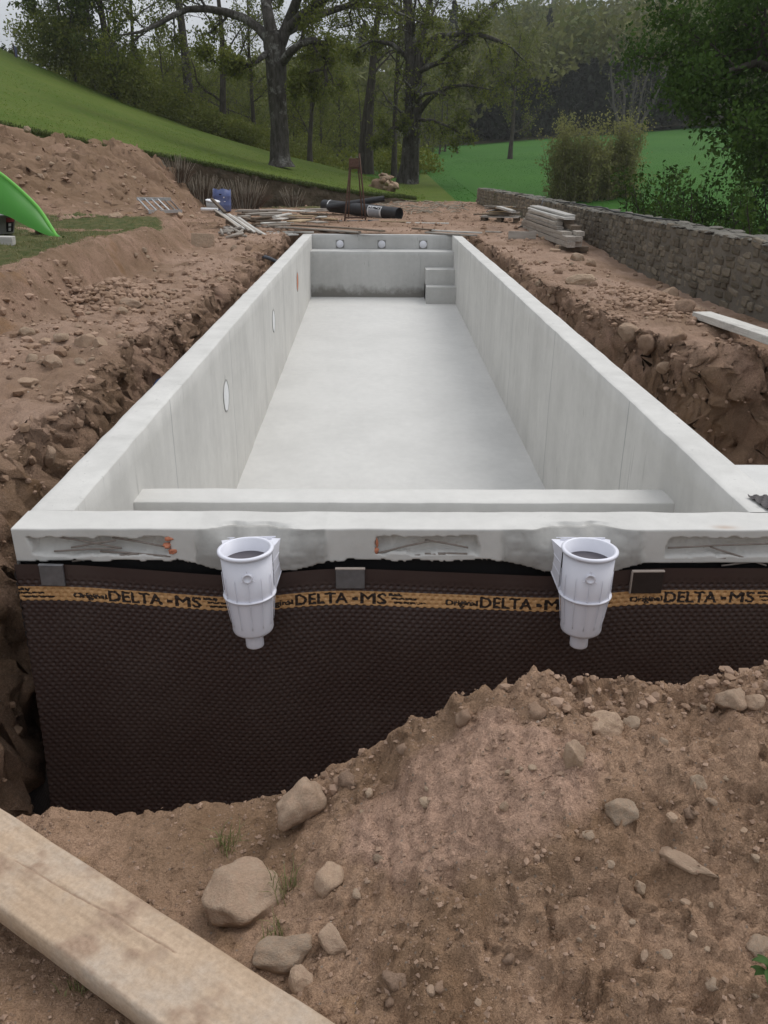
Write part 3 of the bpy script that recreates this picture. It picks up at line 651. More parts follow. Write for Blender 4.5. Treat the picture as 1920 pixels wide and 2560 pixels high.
# membrane offcut lying on the right rim
uu, vv = np.meshgrid(np.linspace(0, .55, 90), np.linspace(0, .17, 30), indexing='ij')
r = np.round(vv/.028); cs = (np.round(uu/.04-(r % 2)*.5)+(r % 2)*.5)*.04; d2 = ((uu-cs)/.014)**2+((vv-r*.028)/.011)**2
z_ = .006+.007*sstep(1, .15, d2)
o_ = mobj('membrane_offcut', np.stack([uu+.10*(vv-.1)*-1.2+.003*fbm(P3(uu, vv), 30, 2, 7), vv, z_], -1).reshape(-1, 3), gridfaces(90, 30), simple('grey_membrane', (.05, .045, .045), (.08, .07, .07), 12, rough=.5), loc=(1.575, .205, .002))
tag(o_, 'dark dimpled membrane offcut lying on the right rim corner', 'membrane')

# ------------------------------------------------------------------ skimmers
M_SK = simple('skimmer_white', (.74, .74, .80), (.71, .71, .77), 4, rough=.32, spec=.45, bstr=.05, bscale=15)
M_SKIN = simple('skimmer_inside', (.085, .075, .085), (.12, .11, .12), 6, rough=.5)
def skimmer(i, sx, sy, lab):
    """white plastic pool skimmer: tapered bucket, rim, ribs, hoop, plug boss, throat into the wall, outlet"""
    s = -1 if i else 1                      # side on which the throat is turned
    R0, R1, R2 = .112, .104, .086
    g = empty('skimmer', (sx, sy, -.475), (0.0, -.035 if i == 0 else .008, 0), lab, 'skimmer', 'skimmers in the front wall'); H = .455
    mb = MB(); mb.lathe([(.0, .075), (R2-.012, .075), (R2-.003, .082), (R2, .092), (R2, .13), (R1-.004, .255), (R0-.007, H), (R0-.014, H), (R1-.012, .255), (R2-.012, .11), (0, .105)], 64)
    mb.build('body', M_SK, g, smooth=True)
    mb = MB(); mb.lathe([(R0-.014, H-.012), (R0-.013, H+.001), (R0-.006, H+.004), (R0+.003, H), (R0+.003, H-.010), (R0-.006, H-.014)], 64); mb.build('rim', M_SK, g, smooth=True)
    th = np.linspace(0, 2*math.pi, 64, endpoint=False); ring = np.stack([(R1+.002)*np.cos(th), (R1+.002)*np.sin(th), np.full(64, .255)], -1)
    mb = MB(); mb.lathe([(R1-.006, .250), (R1+.005, .250), (R1+.006, .254), (R1+.005, .258), (R1-.006, .258)], 64); mb.build('hoop', M_SK, g, smooth=True)
    for k, a in enumerate((-150, -120, -90, -60, -30, 0, 180)):
        a = math.radians(a+(8 if i == 0 else -8)); c, s_ = math.cos(a), math.sin(a)
        for z0, z1, r0, r1, o0, o1 in ((.255, .12, R1-.004, R2, .005, .002), (.255, .36 if k != 2 else .345, R1-.004, .105, .004, .001)):
            zz = np.linspace(z0, z1, 8); rr = np.linspace(r0+o0, r1+o1, 8)
            MB().tube(np.stack([rr*c, rr*s_, zz], -1), np.linspace(.0019, .0012, 8), 5).build('rib', M_SK, g, smooth=True)
    a = math.radians(-90+(8 if i == 0 else -8)); c, s_ = math.cos(a), math.sin(a); zb = .372; rb = .1075
    mb = MB(); mb.lathe([(0, .003), (.013, .003), (.014, .008), (.019, .009), (.021, .006), (.021, -.01)], 24); Vb = np.concatenate(mb.V)
    nrm = np.array([c, s_, 0]); tg = np.array([-s_, c, 0]); Vb = np.array([c*rb, s_*rb, zb])+Vb[:, :1]*tg+Vb[:, 1:2]*np.array([0, 0, 1])+Vb[:, 2:]*nrm
    bo = mobj('plug_boss', Vb, mb.F, M_SK, g, smooth=True)
    for k in (90, 210, 330):
        k = math.radians(k); d0 = math.cos(k)*tg+math.sin(k)*np.array([0, 0, 1]); b0 = np.array([c*rb, s_*rb, zb])+nrm*.003
        MB().tube([b0+d0*.019, b0+d0*.034], [.0028, .0016], 5).build('lug', M_SK, bo)
    mb = MB(); mb.lathe([(0, .0), (.030, .0), (.037, .0), (.038, .004), (.038, .078), (.0, .078)], 40); mb.build('outlet', M_SK, g, smooth=True)
    mb = MB(); mb.lathe([(0, H-.056), (.098, H-.056), (.098, H-.060), (0, H-.060)], 48); mb.build('inner_disc', M_SKIN, g, smooth=False)  # dark flat disc across the bucket below the rim
    # throat: box funnel from the bucket back into the wall
    ang_ = np.radians(np.linspace(27, 153, 9)); ax_, ay_ = .1115*np.cos(ang_), .1115*np.sin(ang_); bx_ = np.linspace(.132, -.132, 9); n = 9
    V = np.concatenate([np.stack([ax_, ay_, np.full(n, .428)], -1), np.stack([bx_, np.full(n, .172), np.full(n, .428)], -1), np.stack([ax_, ay_, np.full(n, .240)], -1), np.stack([bx_, np.full(n, .172), np.full(n, .318)], -1)]); k = np.arange(n-1)
    mobj('throat', V, [np.stack([k, k+n, k+n+1, k+1], -1), np.stack([k+2*n, k+2*n+1, k+3*n+1, k+3*n], -1), np.array([[0, 2*n, 3*n, n], [n-1, 2*n-1, 4*n-1, 3*n-1]])], M_SK, g, smooth=False)
    for e_ in (0, n-1):
        MB().tube([V[2*n+e_], V[3*n+e_]], .0035, 6).build('throat_flange', M_SK, g, smooth=True)
        for f_ in (.35, .65): MB().tube([V[e_]*(1-f_)+V[2*n+e_]*f_, V[n+e_]*(1-f_)+V[3*n+e_]*f_], .002, 5).build('throat_rib', M_SK, g, smooth=True)
    for k_ in range(3):
        mb = MB(); mb.box((0, .126+.016*k_, .431), (.15+.03*k_, .005, .008), bev=.2); mb.build('grille_bar', M_SK, g)
    return g
skimmer(0, *SK[0], 'white plastic pool skimmer with throat at its right, the left one of two')
skimmer(1, *SK[1], 'white plastic pool skimmer with throat at its left, the right one of two')
# ------------------------------------------------------------------ rocks
rng = np.random.default_rng(7)
def ico(sub):
    bm = bmesh.new(); bmesh.ops.create_icosphere(bm, subdivisions=sub, radius=1)
    V = np.array([v.co for v in bm.verts]); F = np.array([[v.index for v in f.verts] for f in bm.faces]); bm.free(); return V, F
ICO = {k: ico(k) for k in (1, 2, 3, 4)}; ICO[0] = (np.array([(1, 0, 0), (-1, 0, 0), (0, 1, 0), (0, -1, 0), (0, 0, 1), (0, 0, -1)], float), np.array([(0, 2, 4), (2, 1, 4), (1, 3, 4), (3, 0, 4), (2, 0, 5), (1, 2, 5), (3, 1, 5), (0, 3, 5)]))
def rockV(seed, sub=3, cuts=9, rough=.10):
    r = np.random.default_rng(seed); V, F = ICO[sub]; V = V.copy(); rough = rough*(1.5 if sub > 3 else 1)
    for k in range(cuts):
        n = r.normal(size=3); n /= np.linalg.norm(n); d = r.uniform(.55, .90)
        h = V@n; V = V-np.maximum(h-d, 0)[:, None]*n*.93
    V = V*(1+rough*fbm(V+seed*3.3, 1.6, 4, 11))[:, None]; return V, F
def rockmat(name, c0, c1, dust):
    m, t, p = nodes(name); p.inputs['Roughness'].default_value = .92; p.inputs['Specular IOR Level'].default_value = .12
    cv = t.nodes.new('ShaderNodeTexCoord').outputs['Object']; c = ramp(t, noise(t, 2.5, 5, cv), c0, c1)
    oi = t.nodes.new('ShaderNodeObjectInfo'); c = mix(t, 1.0, c, ramp(t, oi.outputs['Random'], (.72, .72, .72), (1.2, 1.17, 1.12), 0, 1), 'MULTIPLY')
    c = mix(t, framp(t, noise(t, 4, 6, cv, .7), .42, .6), c, dust); c = mix(t, .7, c, ramp(t, noise(t, 18, 5, cv, .75), (.68, .68, .68), (1.2, 1.2, 1.2), .3, .7), 'MULTIPLY')
    setc(t, p, c); bump(t, p, noise(t, 9, 6, cv, .75), .5, .12); return m
M_ROCK = rockmat('tan_rock', (.40, .285, .20), (.49, .37, .275), (.43, .30, .212))
M_GREYROCK = rockmat('grey_rock', (.385, .29, .21), (.49, .385, .29), (.40, .285, .20))
M_CLAY = rockmat('clay_clod', (.27, .18, .122), (.36, .25, .182), (.31, .21, .147))
ROCKS = {}; NAMED = []; USED = set()
def rockmesh(kind, k, mat, sub):
    key = (kind, k, sub)
    if key not in ROCKS: ROCKS[key] = meshdata('rock', *rockV(k*7+len(kind), sub, 9 if kind != 'clod' else 4, .10 if kind != 'clod' else .28), mat, smooth=(kind == 'clod' or sub > 3))
    return ROCKS[key]
def rock(px, py, wpx, label, group=None, asp=(1, .8, .62), rotz=None, kind='tan', sub=3, sink=.33, cat='rock', tilt=0.0, name='rock', k=None):
    p = hit(px, py); dist = (p-CAM_LOC)@AF; w_ = wpx*dist/FPX/2*1.08
    mat = {'tan': M_ROCK, 'grey': M_GREYROCK, 'clod': M_CLAY}[kind]
    o = obj(name, rockmesh(kind, int(rng.integers(0, 9)) if k is None else k, mat, sub), None, None)
    s = np.array(asp)*w_; o.scale = s; o.rotation_euler = (tilt, rng.uniform(-.2, .2), rng.uniform(0, 6.28) if rotz is None else rotz)
    o.location = (p[0], p[1]+s[1]*.3, p[2]+s[2]*(.75-sink*1.6))
    if group is None: NAMED.append((px, py, SHORT.get(label, label)))
    else:
        sz_ = 'tiny' if wpx < 13 else ('small' if wpx < 26 else 'fist-sized'); cl = {'tan': 'tan', 'grey': 'pale', 'clod': 'brown'}[kind]
        for qx, qy, ql in sorted(NAMED, key=lambda n_: (n_[0]-px)**2+(n_[1]-py)**2)[:4]:
            dr_ = ('right of' if px > qx else 'left of') if abs(px-qx) > abs(py-qy) else ('below' if py > qy else 'above'); lb_ = f'{sz_} {cl} stone {dr_} the {ql}'
            if lb_ not in USED and len(lb_.split()) <= 16: label = lb_; USED.add(lb_); break
    return tag(o, label, cat, group)
SHORT = {}
rock(604, 2283, 198, 'largest rounded tan boulder, dusty, beside the timber plank', asp=(1, .85, .68), rotz=.1, sub=4, sink=.12, k=3)
rock(822, 2222, 100, 'fist-sized pitted tan stone right of the large boulder', asp=(.9, .8, .8), sub=4, k=1)
rock(826, 2361, 100, 'small dusty stone between large boulder and flat rock', asp=(1, .7, .6), sub=3)
rock(700, 2405, 180, 'flat pinkish rock with blue-grey side next to the plank', asp=(1, .6, .5), rotz=-.1, sub=4, kind='grey', k=5)
rock(752, 2466, 76, 'small tan stone wedged against the plank edge', asp=(1, .8, .7))
rock(748, 2060, 150, 'blocky clay-covered rock at the trench edge', asp=(.9, .7, .9), kind='tan', sub=4, rotz=.8, sink=.2, k=6)
rock(1557, 2040, 84, 'angular pale brown stone alone on the slope', asp=(1, .9, .8), sub=4, kind='grey', rotz=.4, k=2)
rock(1700, 2158, 160, 'long flat pinkish stone slab lying diagonally', asp=(1, .32, .2), rotz=-.75, sub=4, k=7)
rock(1516, 1829, 95, 'wedge-shaped rock near the top of the mound', asp=(1, .8, .7), sub=4, k=4)
rock(1582, 1817, 46, 'small blue-grey stone beside the wedge-shaped rock', kind='grey', asp=(1, .8, .8))
rock(1834, 1766, 86, 'rounded rock on the mound crest at far right', asp=(1, .8, .8), sub=4, k=8)
rock(1890, 1762, 60, 'brownish stone at the frame edge on the mound crest', asp=(1, .8, .7))
rock(1434, 1905, 84, 'upright lumpy clay stone in the mound middle', asp=(.8, .7, 1.0), kind='tan', sub=4)
rock(1747, 1965, 52, 'pointed small tan stone high on the right slope', asp=(1, .7, .9), kind='grey')
rock(1900, 2380, 72, 'grey half-buried stone at the right frame edge', kind='grey', asp=(1, .8, .6), sub=4)
rock(985, 2462, 60, 'brown clod at the bottom middle', kind='clod', asp=(1, .8, .7))
rock(1782, 2465, 40, 'grey pebble low on the right slope', kind='grey')
rock(1600, 2225, 40, 'pair-forming small stone below the long slab', kind='grey', asp=(.8, .8, 1))
rock(1342, 1790, 56, 'round clay lump just below the mound peak', kind='clod')
rock(1157, 1806, 50, 'reddish clod on the sloping mound edge', kind='clod', asp=(.8, .8, 1))
rock(872, 1955, 56, 'tan clod on the mound edge above the blocky rock', kind='clod')
rock(1670, 1700, 44, 'pale pebble on the mound crest between the two humps', kind='grey')
rock(1261, 2023, 32, 'small pink stone chip in the pale slope', asp=(.8, .5, 1))
for px, py, w_, lb in ((1484, 2321, 20, 'tiny white stone chip in the lower slope'), (1067, 1974, 18, 'tiny white chip on the pink slope'), (1358, 1985, 14, 'tiny pale chip right of the pink slope middle')):
    rock(px, py, w_, lb, kind='grey', asp=(1, .6, .5))
SMALLF = 'small stones scattered over the front mound'
cnt = 0
while cnt < 46:
    px, py = rng.uniform(880, 1910), rng.uniform(1730, 2540)
    if py < 1730+max(0, (1250-px))*.62: continue
    rock(px, py, rng.uniform(14, 40), 'small stone or clod lying loose on the front mound', SMALLF, kind=('tan', 'clod', 'grey')[int(rng.integers(0, 3))], asp=(1, rng.uniform(.6, 1), rng.uniform(.5, .9)), sub=2, cat='stone', name='stone'); cnt += 1
for px, py, w_, lb, kd, asp in ((150, 848, 46, 'pale flat-topped rock in the left rubble', 'grey', (1, .8, .6)), (66, 837, 38, 'pale rock at the left end of the rubble', 'grey', (1, .7, .7)), (116, 858, 34, 'broken tan rock in front of the flat-topped one', 'tan', (1, .8, .8)), (247, 867, 40, 'tan rock at the right end of the left rubble', 'tan', (1, .9, .9)),
        (212, 864, 54, 'blocky brown rock in the middle of the left rubble', 'tan', (1, .8, .9)), (301, 848, 34, 'round rock near the trench lip on the left', 'tan', (1, .8, .7)), (316, 763, 84, 'long flat sandstone at the foot of the left dirt pile', 'tan', (1, .4, .3)), (305, 783, 34, 'small stone below the long flat sandstone', 'grey', (1, .8, .7)),
        (436, 729, 22, 'white oval stone by the left dirt pile', 'grey', (1, .6, .5)), (409, 744, 26, 'round tan stone right of the left dirt pile', 'tan', (1, .8, .8)), (77, 905, 38, 'angular pale stone left of the pointed boulder', 'grey', (1, .8, .8)), (131, 917, 54, 'pointed angular boulder on the left ledge', 'tan', (1, .8, .8)),
        (200, 908, 30, 'small angular stone right of the pointed boulder', 'grey', (1, .8, .7)), (62, 962, 60, 'large flat pinkish rock sunk in the left ledge', 'tan', (1, .7, .4)), (185, 1020, 34, 'pale stone sticking out of the left trench wall', 'grey', (1, .7, .8)), (122, 1147, 56, 'tall tan stone bedded in the left trench wall', 'tan', (.8, .6, 1.2)),
        (290, 545, 36, 'oval pinkish rock below the spoil bank', 'tan', (1, .7, .6)), (445, 541, 26, 'round stone by the ladder foot', 'tan', (1, .8, .8)), (477, 544, 18, 'small pale stone right of the ladder', 'grey', (1, .8, .7)), (102, 443, 18, 'pale angular stone on the spoil bank above the hull', 'grey', (1, .9, .9)),
        (95, 398, 14, 'small white stone high on the spoil bank', 'grey', (1, .9, .9)), (262, 420, 22, 'flat pale stone near the spoil bank crest', 'grey', (1, .6, .4)), (217, 513, 18, 'angular stone at the spoil bank foot', 'grey', (1, .8, .8)), (67, 325, 18, 'pale stone on the spoil bank crest', 'grey', (1, .8, .9)),
        (1452, 709, 84, 'long flat boulder on the right ledge by the trench', 'grey', (1, .55, .4)), (1445, 653, 42, 'rounded grey boulder near the timber stack', 'grey', (1, .8, .8)), (1477, 664, 28, 'brown stone right of the rounded grey boulder', 'tan', (1, .9, .9)), (1715, 786, 58, 'squat brown boulder beside the right plank', 'clod', (1, .9, .9)),
        (1677, 740, 44, 'angular brown rock behind the clod pile', 'tan', (1, .8, .8)), (1753, 779, 36, 'pinkish stone between squat boulder and plank', 'tan', (1, .8, .6)), (1571, 838, 50, 'brown block breaking from the right trench lip', 'tan', (1, .8, .9)), (1620, 872, 46, 'rounded clay lump under the right lip', 'clod', (.9, .9, 1.1)),
        (1690, 850, 60, 'bulging clay lump at the notch corner', 'clod', (1.1, .8, .8)), (1665, 925, 46, 'pinkish stone bedded in the notch wall', 'tan', (1, .7, .7)), (1360, 602, 20, 'stone in front of the timber stack', 'tan', (1, .8, .8)), (1348, 592, 22, 'flat stone left of the timber stack', 'tan', (1, .7, .5))):
    rock(px, py, w_, lb, kind=kd, asp=asp, sub=3)
for n_, (xa, xb, ya, yb), lb, grp in ((46, (0, 330, 770, 1080), 'small stone lying in the left ledge rubble', 'small stones on the left ledge'), (26, (330, 640, 620, 780), 'small stone on the far left ledge', 'small stones on the far left ledge'), (34, (0, 380, 330, 530), 'small pale stone on the spoil bank', 'small stones on the spoil bank'), (40, (1300, 1800, 640, 820), 'small stone or clod on the right ledge', 'small stones on the right ledge')):
    k_ = 0; tries = 0
    while k_ < n_ and tries < 900:
        tries += 1; px, py = rng.uniform(xa, xb), rng.uniform(ya, yb)
        if grp.endswith('spoil bank') and py < 320+px*.30: continue
        p = hit(px, py)
        if p[2] < -.55 or abs(p[0]) < 1.78: continue
        rock(px, py, rng.uniform(8, 22), lb, grp, kind=('tan', 'clod', 'grey')[int(rng.integers(0, 3))], asp=(1, rng.uniform(.6, 1), rng.uniform(.5, .9)), sub=2, cat='stone', name='stone'); k_ += 1
# stones bedded in the trench walls, loose gravel and crumbs: too many to count
def scatter(name, pts, sizes, mat, seed, squash=.7, sub=1):
    r = np.random.default_rng(seed); V0, F0 = ICO[sub]; n = len(pts); nv = len(V0)
    jit = 1+.45*(r.random((n, nv))-.5); ang = r.uniform(0, 6.28, n); c, s = np.cos(ang), np.sin(ang)
    asp = np.stack([r.uniform(.7, 1.3, n), r.uniform(.6, 1.1, n), r.uniform(.45, squash+.2, n)], -1)
    V = V0[None]*jit[..., None]*asp[:, None]*sizes[:, None, None]
    V = np.stack([V[..., 0]*c[:, None]-V[..., 1]*s[:, None], V[..., 0]*s[:, None]+V[..., 1]*c[:, None], V[..., 2]], -1)+pts[:, None]
    F = (F0[None]+(np.arange(n)*nv)[:, None, None]).reshape(-1, 3)
    return mobj(name, V.reshape(-1, 3), F, mat, smooth=False)
m, t, p = nodes('crumb_soil'); p.inputs['Roughness'].default_value = .95; p.inputs['Specular IOR Level'].default_value = .1
g_ = t.nodes.new('ShaderNodeNewGeometry'); c_ = ramp(t, g_.outputs['Random Per Island'], (.235, .155, .103), (.375, .258, .188), 0, 1)
c_ = mix(t, framp(t, g_.outputs['Random Per Island'], .9965, .998), c_, (.40, .34, .28)); setc(t, p, c_); M_CRUMB = m
n_ = 23000; x_ = rng.uniform(-1.6, 1.9, n_); y_ = rng.uniform(-2.35, -1.1, n_); dens = sstep(-.5, .0, fbm(P3(x_, y_), 2.2, 3, 111)+.25*(x_ > -.3)); keep = rng.random(n_) < dens*.9+.12
x_, y_ = x_[keep], y_[keep]; sz = np.minimum(.0016/np.maximum(rng.random(len(x_)), .01)**.5, .0075)
n2 = 2200; xa = rng.uniform(-.4, 1.7, n2); ya = rng.uniform(-1.75, -1.12, n2); ka = rng.random(n2) < sstep(-.2, .45, fbm(P3(xa, ya), 2.6, 3, 117)+.35*(ya+1.5)); xa, ya = xa[ka], ya[ka]; sa_ = np.minimum(.005/np.maximum(rng.random(len(xa)), .03)**.45, .020)
tag(scatter('soil_clods', P3(xa, ya, mound_z(xa, ya)+sa_*.15), sa_, M_CRUMB, 15, .9, 1), 'crumbly clods on the upper slope of the front mound', 'soil', kind='stuff')
tag(scatter('soil_crumbs', P3(x_, y_, mound_z(x_, y_)+sz*.2), sz*1.15, M_CRUMB, 5, .7, 0), 'loose crumbs and pebbles strewn over the front mound', 'gravel', kind='stuff')
n_ = 9000; y_ = rng.uniform(.2, 16, n_); side = rng.random(n_) < .55
x_ = np.where(side, lip_l(y_)-rng.random(n_)**1.3*1.9+.28, lip_r(y_)+rng.random(n_)**1.3*1.9-.28); dens = sstep(-.35, .5, fbm(P3(x_, y_), 1.4, 3, 113)); keep = (rng.random(n_) < dens) & (x_ < 4.7)
x_, y_ = x_[keep], y_[keep]; sz = np.minimum(.008/np.maximum(rng.random(len(x_)), .05)**.6, .05); z_ = ground_z(x_, y_)
tag(scatter('ledge_rubble', P3(x_, y_, z_+sz*.2), sz, M_CRUMB, 6), 'loose gravel and clods along both sides of the trench', 'gravel', kind='stuff')
n_ = 1500; cxy = rng.random(n_); x_ = np.where(cxy < .5, rng.normal(-2.92, .26, n_), rng.normal(3.4, .34, n_)); y_ = np.where(cxy < .5, rng.normal(6.0, .34, n_), rng.normal(7.3, .6, n_))
sz = rng.uniform(.012, .055, n_); tag(scatter('clod_heaps', P3(x_, y_, ground_z(x_, y_)+sz*.3), sz, M_CRUMB, 8), 'broken clods heaped on the ledges left and right of the pool', 'soil', kind='stuff')
n_ = 5200; x_ = np.where(rng.random(n_) < .6, rng.uniform(-11, -5.2, n_), rng.uniform(-5, 3.6, n_)); y_ = np.where(x_ < -4.8, rng.uniform(13, 24, n_), rng.uniform(16.2, 31, n_)); sz = np.minimum(.012/np.maximum(rng.random(n_), .05)**.6, .08); keep = (y_ < edge_y(x_)-.3)
wi = rng.integers(0, len(WALLV), 3600); sz_ = np.minimum(.008/np.maximum(rng.random(3600), .03)**.5, .038); tag(scatter('bedded_stones', WALLV[wi]+rng.normal(0, .012, (3600, 3)), sz_, M_CRUMB, 12, .9), 'stones and clods bedded in the cut trench walls', 'stones', kind='stuff')
tag(scatter('yard_gravel', P3(x_, y_, ground_z(x_, y_)+.01)[keep], sz[keep]*1.2, M_CRUMB, 9, .7, 0), 'loose stones over the spoil bank and far yard', 'gravel', kind='stuff')

# ------------------------------------------------------------------ timber
def woodmat(name, c0, c1, rnd=.18, rough=.8):
    m, t, p = nodes(name); p.inputs['Roughness'].default_value = rough; p.inputs['Specular IOR Level'].default_value = .2
    cv = t.nodes.new('ShaderNodeTexCoord').outputs['Object']; oi = t.nodes.new('ShaderNodeObjectInfo')
    ad = t.nodes.new('ShaderNodeVectorMath'); ad.operation = 'ADD'; t.links.new(cv, ad.inputs[0]); t.links.new(oi.outputs['Random'], ad.inputs[1])
    c = ramp(t, noise(t, 14, 5, ad.outputs[0], .6, (.12, 3, 3), .4), c0, c1, .32, .68)
    c = mix(t, .6, c, ramp(t, noise(t, 90, 4, ad.outputs[0], .6, (.05, 1, 1)), (.75, .74, .72), (1.15, 1.15, 1.15), .3, .7), 'MULTIPLY')
    c = mix(t, framp(t, noise(t, 5, 5, ad.outputs[0], .7), .52, .74), c, tuple(v*.72 for v in c0))
    c = mix(t, 1.0, c, ramp(t, oi.outputs['Random'], (1-rnd,)*3, (1+rnd, 1+rnd, 1+rnd*.9), 0, 1), 'MULTIPLY')
    setc(t, p, c); bump(t, p, noise(t, 90, 4, ad.outputs[0], .6, (.06, 1, 1)), .35, .003); return m
M_OLDWOOD = woodmat('weathered_wood', (.27, .235, .20), (.40, .365, .325)); M_TAN = woodmat('tan_wood', (.34, .25, .155), (.46, .35, .22)); M_DKWOOD = woodmat('dark_wood', (.12, .09, .065), (.20, .155, .115)); M_PALEWOOD = woodmat('pale_wood', (.46, .44, .41), (.58, .56, .52))
M_BOARD = woodmat('dusty_plank', (.46, .325, .205), (.56, .42, .275), 0.0)
def boardV(L, W, T, seed, seg=8, warp=.004, rough=.0012):
    """sawn board along x with worn edges, slightly twisted"""
    r = np.random.default_rng(seed); pr = []; e = min(.18*T, .006)
    for a, b_ in ((-1, -1), (1, -1), (1, 1), (-1, 1)):
        pr += [(a*(W/2), b_*(T/2-e)), (a*(W/2-e), b_*T/2)] if a*b_ > 0 else [(a*(W/2-e), b_*T/2), (a*(W/2), b_*(T/2-e))]
    pr = np.array(pr); n = len(pr); xs = np.linspace(-L/2, L/2, seg); V = []
    tw = r.normal(0, .02); bw = r.normal(0, warp*L); bs = r.normal(0, warp*L*.5)
    for i, x in enumerate(xs):
        f = x/L*2; th = tw*f; c, s = math.cos(th), math.sin(th); q = np.stack([pr[:, 0]*c-pr[:, 1]*s, pr[:, 0]*s+pr[:, 1]*c], -1)
        V.append(np.stack([np.full(n, x)+(r.normal(0, .004) if i in (0, seg-1) else 0), q[:, 0]+bs*(1-f*f), q[:, 1]+bw*(1-f*f)], -1))
    V = np.array(V); V = V+rough*r.normal(size=V.shape)*(np.array([0, 1, 1])); V = V.transpose(1, 0, 2).reshape(-1, 3)
    V = np.concatenate([V, [[-L/2, bs*0, bw*0], [L/2, 0, 0]]]); k = np.arange(n); k2 = (k+1) % n
    F = [gridfaces(n, seg, closed_u=True, flip=True), np.concatenate([np.stack([k*seg, k2*seg, np.full(n, n*seg)], -1)[:, ::-1]*1, np.stack([k*seg+seg-1, k2*seg+seg-1, np.full(n, n*seg+1)], -1)])[:, ::-1]]
    return V, F
def frame(a, b_, up=(0, 0, 1), roll=0.0):
    a, b_ = Vector(a), Vector(b_); x = (b_-a).normalized(); z = Vector(up); y = z.cross(x).normalized(); z = x.cross(y)
    Mx = Matrix((x, y, z)).transposed().to_4x4() @ Matrix.Rotation(roll, 4, 'X'); Mx.translation = (a+b_)/2; return Mx, (b_-a).length
BSEED = [0]
def board(a, b_, W, T, mat, label, group=None, roll=0.0, name='board', cat='board', parent=None, seg=8, up=(0, 0, 1)):
    Mx, L = frame(a, b_, up, roll); BSEED[0] += 1
    o = mobj(name, *boardV(L, W, T, BSEED[0], seg), mat, parent, smooth=False); o.matrix_basis = (Matrix.Translation(-parent.location) if parent is not None else Matrix.Identity(4)) @ Mx
    if parent is None: tag(o, label, cat, group)
    return o
# big dusty plank across the lower left corner
zt = -.240
A0, A1 = at(0, 2015, z=zt), at(845, 2560, z=zt); B0, B1 = at(0, 2262, z=zt), at(382, 2560, z=zt)
dirx = (A1-A0)/np.linalg.norm(A1-A0); nrm = np.array([-dirx[1], dirx[0], 0]); wid = abs((B1-A0)@nrm)*.5+abs((B0-A0)@nrm)*.5
mid0 = A0-nrm*wid/2-dirx*.75; mid1 = A1-nrm*wid/2+dirx*.8
def plankV(L, W, T):
    nx, ny = 220, 70; xs = np.linspace(-L/2, L/2, nx); prof = [(-W/2+.004, -T/2), (-W/2, -T/2+.004), (-W/2, T/2-.008), (-W/2+.006, T/2-.001)]+[(v, T/2) for v in np.linspace(-W/2+.012, W/2-.012, ny)]+[(W/2-.006, T/2-.001), (W/2, T/2-.008), (W/2, -T/2+.004), (W/2-.004, -T/2)]
    prof = np.array(prof); X = np.repeat(xs[:, None], len(prof), 1); Y = np.repeat(prof[None, :, 0], nx, 0); Z = np.repeat(prof[None, :, 1], nx, 0)
    d = .0022*fbm(P3(X*1.0, Y*9, Z), 3, 4, 121)+.0012*fbm(P3(X*4, Y*30, Z), 2, 3, 122); top = Z > T/2-.002
    soil = np.clip(fbm(P3(X, Y, 1.3), 5.5, 5, 123, .6)-.42, 0, 1)*top
    Z = Z+d*(top*1.0)+soil*.012*(.5+.5*fbm(P3(X, Y), 60, 2, 124)); Y = Y+.002*fbm(P3(X, Z), 6, 3, 125)
    ck = 0
    for y1, ph, x0_, x1_ in ((.030, 0, -.4, .15),): ck = np.maximum(ck, (np.abs(Y-y1-.012*np.sin(X*3+ph)-.03*X*(y1 > 0)) < .0022)*(X > x0_)*(X < x1_)*top)
    Z = Z-.003*ck
    return np.stack([X, Y, Z], -1).reshape(-1, 3), gridfaces(nx, len(prof)), np.clip(np.maximum(soil*2.2, ck*.9), 0, 1)
m, t, p = nodes('dusty_plank_top'); p.inputs['Roughness'].default_value = .85; p.inputs['Specular IOR Level'].default_value = .15
cv = t.nodes.new('ShaderNodeTexCoord').outputs['Object']
c_ = ramp(t, noise(t, 10, 6, cv, .6, (.10, 2.6, 2.6), .5), (.39, .285, .195), (.49, .37, .265), .3, .7)
c_ = mix(t, framp(t, noise(t, 3.4, 6, cv, .7), .46, .66), c_, (.44, .36, .285)); c_ = mix(t, .7, c_, ramp(t, noise(t, 70, 5, cv, .75), (.72, .70, .68), (1.14, 1.14, 1.14), .3, .65), 'MULTIPLY')
ln = noise(t, 5, 2, cv, .4, (.10, 7, 1), .8); c_ = mix(t, framp(t, ln, .485, .492), c_, c_)
c_ = mix(t, attr(t, 'soil'), c_, ramp(t, noise(t, 80, 4, cv, .7), (.25, .17, .115), (.38, .27, .195))); setc(t, p, c_)
bump(t, p, noise(t, 60, 5, cv, .7, (.15, 1, 1)), .3, .003); bump(t, p, noise(t, 120, 3, cv), .25, .003); M_PLANK = m
Mx, L = frame(mid0, mid1); V, F, sa = plankV(L, wid, .062); o_ = mobj('plank', V, F, M_PLANK, smooth=True, attrs={'soil': sa}); Mx.translation.z = zt-.031; o_.matrix_world = Mx
tag(o_, 'long pale timber plank strewn with soil across the lower left corner', 'plank')
o_ = board((3.50, 6.25, -.125), (3.62, .62, .035), .21, .075, M_PALEWOOD, 'grey timber plank bridging the notch beside the right stone wall', name='plank', cat='plank', seg=20)

